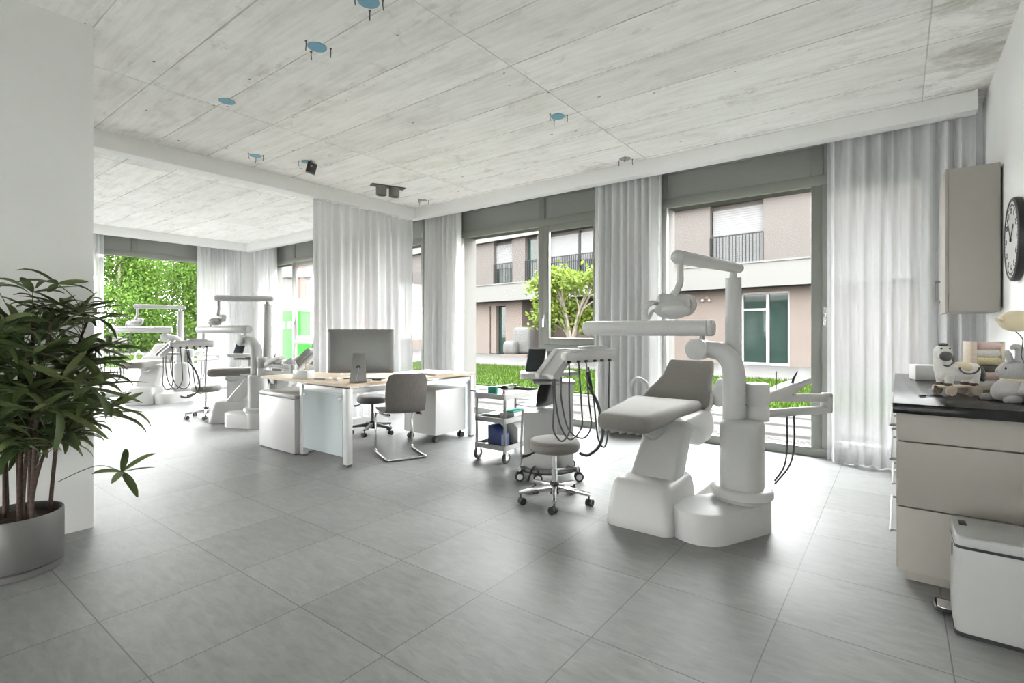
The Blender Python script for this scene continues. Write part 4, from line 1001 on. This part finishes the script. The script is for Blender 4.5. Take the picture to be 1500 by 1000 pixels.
while nf < 99 and tries < 9000:
    tries += 1
    st_ = rs.choice(stems); t_ = rs.uniform(.3, 1.0)
    i = min(int(t_ * 3), 2); b = V(st_[i]).lerp(V(st_[i + 1]), t_ * 3 - i)
    if b.z < .5 and rs.random() < .75: continue
    a = rs.uniform(0, 2 * PI); el = rs.uniform(-.15, 1.15) if b.z < .9 else rs.uniform(.1, 1.3); ln = rs.uniform(.16, .34)
    e = b + V((math.cos(a) * math.cos(el), math.sin(a) * math.cos(el), math.sin(el))) * ln
    lim_r = .41 - .14 * max(0, (e.z - 1.05)) 
    if e.x < -.2 or math.hypot(e.x, e.y) > lim_r or e.z > 1.49 or e.z < .55: continue
    if e.z < .75 and (abs(a - 5.5) < .6) and rs.random() < .5: continue
    mid = (b + e) / 2 + V((0, 0, .03))
    pet.tube([tuple(b), tuple(mid), tuple(e)], .0022, 5, sub=3)
    f_ = protos[nf] if nf < len(protos) else protos[nf % len(protos)].copy()
    if nf >= len(protos): COL.objects.link(f_)
    f_.parent = pp; f_.location = e
    f_.rotation_euler = (rs.uniform(-.35, .35), -min(el, .9) * rs.uniform(.3, .9) + rs.uniform(0, .5), a); s_ = rs.uniform(.85, 1.15); f_.scale = (s_, s_, s_)
    if e.x < -.02:
        # turn fronds that would press into the wall along it
        f_.rotation_euler[2] = a if math.cos(a) > -.1 else (PI / 2 if math.sin(a) > 0 else -PI / 2)
        f_.scale = (s_ * .85,) * 3
    bpy.context.view_layer.update()
    mb_ = Matrix.LocRotScale(f_.location, f_.rotation_euler, f_.scale)
    if min((mb_ @ v.co).x for v in f_.data.vertices) < -.37:
        if nf < len(protos): f_.location = V((.1, .12 + .02 * nf, 1.0 + .04 * nf)); f_.rotation_euler = (0, .2, nf * .7 - 1.2); f_.scale = (.8, .8, .8)
        else: bpy.data.objects.remove(f_); continue
    nf += 1
mass = MB()
for i in range(62):
    st_ = rs.choice(stems); t_ = rs.uniform(.35, .95); i_ = min(int(t_ * 3), 2); b = V(st_[i_]).lerp(V(st_[i_ + 1]), t_ * 3 - i_)
    a = rs.uniform(0, 2 * PI); e = b + V((math.cos(a), math.sin(a), rs.uniform(.1, .9))) * rs.uniform(.08, .2)
    if e.x < -.2 or math.hypot(e.x, e.y) > .36 or e.z > 1.3 or e.z < .62: continue
    pet.tube([tuple(b), tuple(e)], .0022, 5, smooth=False)
    pm = rs.choice(protos).data; mt = Matrix.Translation(e) @ Matrix.Rotation(a, 4, 'Z') @ Matrix.Rotation(rs.uniform(-.6, .4), 4, 'Y')
    if min((mt @ v.co).x for v in pm.vertices) < -.37: continue
    mass.add([v.co[:] for v in pm.vertices], [tuple(p.vertices) for p in pm.polygons], mt)
mo_ = mass.build('frond_mass', 'palm', pp, smooth=60, recalc=False); mo_['kind'] = 'stuff'
pet.build('leaf_stalks', 'petiole', pp, 60)
f_ = protos[3].copy(); COL.objects.link(f_); f_.parent = pp; f_.location = (.43, .33, .50); f_.rotation_euler = (.2, .5, .7)
MB().tube([(.18, .13, .45), (.33, .25, .53), (.43, .33, .50)], .0022, 5).build('leaf_stalks', 'petiole', pp, 60)

# ------------------------------------------------------------------ outside
gnd = MB().b2((-70, 6.115, -.3), (25, 60, -.025)).b2((-70, -40, -.3), (-12.01, 6.115, -.025)).b2((-12.01, -40, -.3), (25, -9, -.025))
struct(gnd, 'ground_paving', 'paving', 'pale paving with rows of dark slabs outside the windows')
struct(MB().b2((-12.01, -9, -.3), (25, -2.81, -.025)), 'ground_bounce', 'bounce_pale', 'added pale ground behind the building, unseen, bouncing light indoors')  # added reflector ground, throws light up through the low strip windows
def lawn(name, x0, x1, y0, y1, n, label, seed):
    r_ = random.Random(seed); base = MB().b2((x0, y0, -.024), (x1, y1, 0.0))
    o = base.build(name, 'lawn'); o['kind'] = 'stuff'; tag(o, label, 'grass')
    g = MB(); vs = []; fs = []
    for i in range(n):
        x, y = r_.uniform(x0, x1), r_.uniform(y0, y1); a = r_.uniform(0, PI); h = r_.uniform(.03, .085); w_ = r_.uniform(.005, .011); lx_, ly_ = r_.uniform(-.03, .03), r_.uniform(-.03, .03)
        c, s = math.cos(a) * w_, math.sin(a) * w_; k_ = len(vs); vs += [(x - c, y - s, 0), (x + c, y + s, 0), (x + lx_, y + ly_, h)]; fs.append((k_, k_ + 1, k_ + 2))
    g.v = vs; g.f = fs; q = g.build('grass_blades', 'grass', o, smooth=0, recalc=False); q['kind'] = 'stuff'
lawn('lawn_grass', -15, 2.5, 8.9, 14.2, 46000, 'bright green lawn beyond the tall windows', 1)
lawn('lawn_grass', -30.5, -21.5, 0, 14.2, 30000, 'green lawn before the trees outside the far window', 2)

# facade across the garden
FA = thing('apartment_building', 'pale two-storey apartment building with dark railings across the garden', 'building', (-2.86, 19.4, 0), math.radians(-5.74))
XL, XR = -27, 10
openings = [(-2.76, -.9), (-7.95 - 2.6, -7.0), (-11.95, -11.2), (-14.15, -12.83), (-19.4, -18.0), (-22.6, -21.2), (-25.4, -24.2), (3.5, 5.4)]
openings.sort(); uw = MB(); x = XL
for a, b in openings:
    uw.b2((x, 0, 3.65), (a, .3, 5.86)); x = b
uw.b2((x, 0, 3.65), (XR, .3, 5.86)); uw.b2((XL, .3, 3.65), (XR, 7, 5.86)); uw.build('upper_wall', 'fac', FA)
MB().b2((XL, -.1, 2.76), (XR, 7, 3.60)).build('parapet_band', 'facw', FA)
MB().b2((XL, -.14, 3.60), (XR, 0.02, 3.66)).build('ledge', 'facw', FA)
MB().b2((XL, -.25, 5.86), (XR, 7, 6.35)).build('roof_band', 'facw', FA)
gw = MB()
for a, b in ((XL, -15.05), (-13.85, -12.7), (-6.4, -1.85), (-.22, XR)): gw.b2((a, .6, -.03), (b, .9, 2.77))
gw.b2((-15.05, .6, 2.55), (-13.85, .9, 2.77)); gw.b2((-1.85, .6, 2.62), (-.22, .9, 2.77)); gw.build('ground_wall', 'taupe', FA)
MB().b2((-12.72, .9, -.03), (-12.7, 3.4, 2.77)).b2((-12.7, 3.2, -.03), (-6.4, 3.4, 2.77)).b2((-6.42, .9, -.03), (-6.4, 3.3, 2.77)).b2((XL, 3.4, -.03), (XR, 7, 2.77)).build('recess_wall', 'taupe', FA)
for a, b in openings:
    w_ = MB().b2((a, .22, 3.66), (b, .29, 5.7)).build('window', 'bluglass', FA)
    zb = 4.05 if b - a < 2 and a > -3 else 4.4
    if a != -11.95: MB().b2((a + .05, .17, 3.7 if a > -3.5 and b < 0 else 4.45), (b - .05, .2, 5.68)).build('blind', 'blind', w_)
    if b - a > 3: MB().b2(((a + b) / 2 - .05, .12, 3.66), ((a + b) / 2 + .05, .21, 5.8)).build('mullion', 'rail', w_)
    r_ = MB().b2((a, -.02, 4.66), (b, .02, 4.7)); n = int((b - a) / .11)
    for i in range(n + 1): r_.b2((a + (b - a) * i / n - .012, -.012, 3.66), (a + (b - a) * i / n + .012, .012, 4.67))
    r_.build('railing', 'rail', w_, smooth=0)
gd = MB().b2((-1.83, .72, 0), (-.24, .75, 2.6)).build('glass_door', 'bluglass', FA)
MB().b2((-1.85, .66, 0), (-1.78, .78, 2.62)).b2((-.29, .66, 0), (-.22, .78, 2.62)).b2((-1.85, .66, 2.54), (-.22, .78, 2.62)).b2((-1.85, .66, -.02), (-.22, .78, .07)).b2((-1.0, .66, 0), (-.9, .78, 2.6)).b2((-1.85, .68, 1.95), (-.95, .78, 2.03)).build('door_frame', 'outw', gd)
sd2 = MB().b2((-15.0, .82, 0), (-13.9, .86, 2.5)).build('side_door', 'bluglass', FA)
MB().b2((-14.95, .6, 0), (-14.55, .8, 2.55)).build('door_reveal', 'taupe', sd2)
wl = thing('outdoor_wall_lamp', 'small twin white wall lamp beside the glass door across the garden', 'lamp', tuple(FA.matrix_basis @ V((-3.13, .6, 2.39))), math.radians(-5.74))
MB().lathe([(.05, -.03), (.05, 0)], (0, 0, .1), 12, 'Y').tube([(-.12, -.08, .05), (0, -.05, .1), (.12, -.08, .05)], .012, 6).build('bracket', 'cane', wl)
MB().ball((-.13, -.09, .0), .06, 10, 8).ball((.13, -.09, 0), .06, 10, 8).build('globes', 'outw', wl)

# garden tree
gt = thing('garden_tree', 'small leafy tree with forked pale trunk in front of the apartment building', 'tree', (-9.6, 16.3, -.03))
rt = random.Random(5); tips = []; tk_ = MB()
tk_.tube([(0, 0, 0), (.05, 0, .5), (.02, 0, .95)], [.17, .14, .12], 10)
for i in range(9):
    a = 2 * PI * i / 9 + rt.uniform(-.3, .3); e = V((math.cos(a) * rt.uniform(.6, 1.35), math.sin(a) * rt.uniform(.6, 1.2), rt.uniform(1.35, 3.2))); m_ = V((e.x * .4, e.y * .4, .95 + (e.z - .95) * .5))
    tk_.tube([(.02, 0, .85), tuple(m_), tuple(e)], [.075, .045, .018], 7); tips.append(e)
    for j in range(2):
        e2 = m_.lerp(e, .5) + V((rt.uniform(-.6, .6), rt.uniform(-.6, .6), rt.uniform(.1, .6))); tk_.tube([tuple(m_), tuple(e2)], [.035, .012], 6, smooth=False); tips.append(e2)
tk_.build('trunk', 'bark', gt, 60)
def leaves(centres, n, rad, size, seed):
    r_ = random.Random(seed); mb = MB(); vs = []; fs = []
    for i in range(n):
        c = r_.choice(centres); R_ = rad if isinstance(rad, (int, float)) else rad[0]
        p = V(c) + V((r_.gauss(0, 1), r_.gauss(0, 1), r_.gauss(0, .8))) * R_
        s_ = size * r_.uniform(.6, 1.3); u_ = V((r_.gauss(0, 1), r_.gauss(0, 1), r_.gauss(0, 1))).normalized(); w_ = u_.orthogonal().normalized(); k_ = len(vs)
        vs += [tuple(p - u_ * s_), tuple(p + w_ * s_ * .5), tuple(p + u_ * s_), tuple(p - w_ * s_ * .5)]; fs.append((k_, k_ + 1, k_ + 2, k_ + 3))
    mb.v = vs; mb.f = fs; return mb
q = leaves(tips, 5200, .24, .09, 3).build('foliage', 'mag', gt, smooth=0, recalc=False); q['kind'] = 'stuff'

# trees outside the far window
def tree(label, loc, h, rad, seed, group='trees outside the far window'):
    t = thing('leafy_tree', label, 'tree', loc, 0, group); r_ = random.Random(seed)
    MB().tube([(0, 0, 0), (.1, 0, h * .4), (0, .1, h * .85)], [.16, .11, .03], 8).build('trunk', 'bark', t, 60)
    cs = []
    for i in range(80):
        zf = r_.uniform(.03, 1); rr = rad * (1.05 - .75 * abs(zf - .38)) * math.sqrt(r_.random()); a = r_.uniform(0, 2 * PI); cs.append((rr * math.cos(a), rr * math.sin(a), h * zf))
    q = leaves(cs, 21000, .46, .10, seed + 50).build('foliage', 'birch', t, smooth=0, recalc=False); q['kind'] = 'stuff'
    return t
spots = [(-36.5, 10.0, 7.4, 2.2), (-36.5, 14.5, 6.4, 2.1), (-42.8, 14.0, 8.0, 2.6), (-43.5, 21.0, 5.6, 2.2)]
names_ = ['green tree on the left side of the far window, just above the potted palm', 'bright green tree on the right half of the wide far window', 'taller green tree filling the gap between the two nearer trees of the far window', 'low green tree in the distance beside the curtain edge of the far window']
for i, (x, y, h, rr) in enumerate(spots): tree(names_[i], (x, y, -.03), h, rr, 20 + i)
fe = thing('garden_railing', 'low dark railing in front of the trees outside the far window', 'railing', (-33.2, 10.5, 0), PI / 2)
MB().b2((-9, -.02, 1.15), (10, .02, 1.2)).b2((-9, -.02, .75), (10, .02, .79)).build('rail', 'rail', fe)
for i in range(8): MB().b2((-9 + i * 2.7, -.03, -.03), (-8.94 + i * 2.7, .03, 1.16)).build('post', 'rail', fe)
def car(label, loc, rz, mat):
    t = thing('parked_car', label, 'car', loc, rz, 'cars parked outside')
    MB().prism([(-2.1, .3), (-2.1, .75), (-1.3, .9), (-.7, 1.38), (.9, 1.4), (1.6, .95), (2.1, .85), (2.1, .3)], -.85, .85).build('body', mat, t)
    MB().prism([(-1.15, .93), (-.65, 1.33), (.85, 1.34), (1.4, .95)], -.86, .86).build('side_window', 'bluglass', t)
    for x in (-1.3, 1.3):
        for y in (-.78, .78): MB().lathe([(.2, -.1), (.31, -.1), (.31, .1), (.2, .1)], (x, y, .31), 18, 'Y').build('wheel', 'black', t)
car('pale car parked before the trees outside the far window', (-31.6, 16.6, -.03), 1.45, 'carp')
car('dark car parked beyond the green cabin window', (-27, 17.4, -.03), .2, 'rail')

# green cabin, pallets, distant house
gc = thing('portable_toilet', 'green portable toilet cabin with white roof outside the far window', 'portable toilet', (-19.9, 11.4, -.03), math.radians(30))
MB().b2((-.52, -.52, .05), (.52, .52, 2.05), .03).build('cabin', 'green', gc)
MB().loft([[(x, y, z) for x, y in rrect(1.1 - i_ * 2, 1.1 - i_ * 2, .12)] for z, i_ in ((2.03, 0), (2.12, .02), (2.24, .1), (2.3, .25))]).build('roof', 'facw', gc)
dr = MB().b2((-.42, -.55, .12), (.42, -.52, 1.98), .01).build('door', 'green', gc)
MB().b2((-.3, -.56, 1.35), (-.06, -.55, 1.62)).b2((.06, -.56, 1.35), (.3, -.56 + .01, 1.62)).build('notice', 'outw', dr)
pl = thing('wrapped_pallet', 'white plastic-wrapped pallet stack by the building recess', 'pallet', tuple(FA.matrix_basis @ V((-11.6, -.6, 0))), .2)
MB().box((0, .2, .75), (.9, .8, 1.3), .18, 3).box((-.45, -.3, .4), (.7, .6, .7), .2, 3).build('wrapped_load', 'wrap', pl)
MB().b2((-.8, -.6, -.03), (.5, .6, .1)).build('pallet_base', 'taupe', pl)
hb = thing('distant_house', 'pale house with red-brown ground floor beyond the green cabin', 'building', (-46, 27.5, 0), math.radians(30))
MB().b2((-12, 0, 3.4), (10, 6, 13)).build('upper_wall', 'facw', hb); MB().b2((-12, .4, -.03), (10, 6, 3.4)).build('ground_wall', 'red', hb)
for z in (3.5, 6.5, 9.5):
    MB().b2((-12, -.3, z - .1), (10, 0, z + .8)).build('balcony_band', 'cream', hb)
    for x in (-10, -7, -4, -1, 2, 5, 8): MB().b2((x, -.05, z + .9), (x + 1.1, .02, z + 2.7)).build('window', 'red', hb)
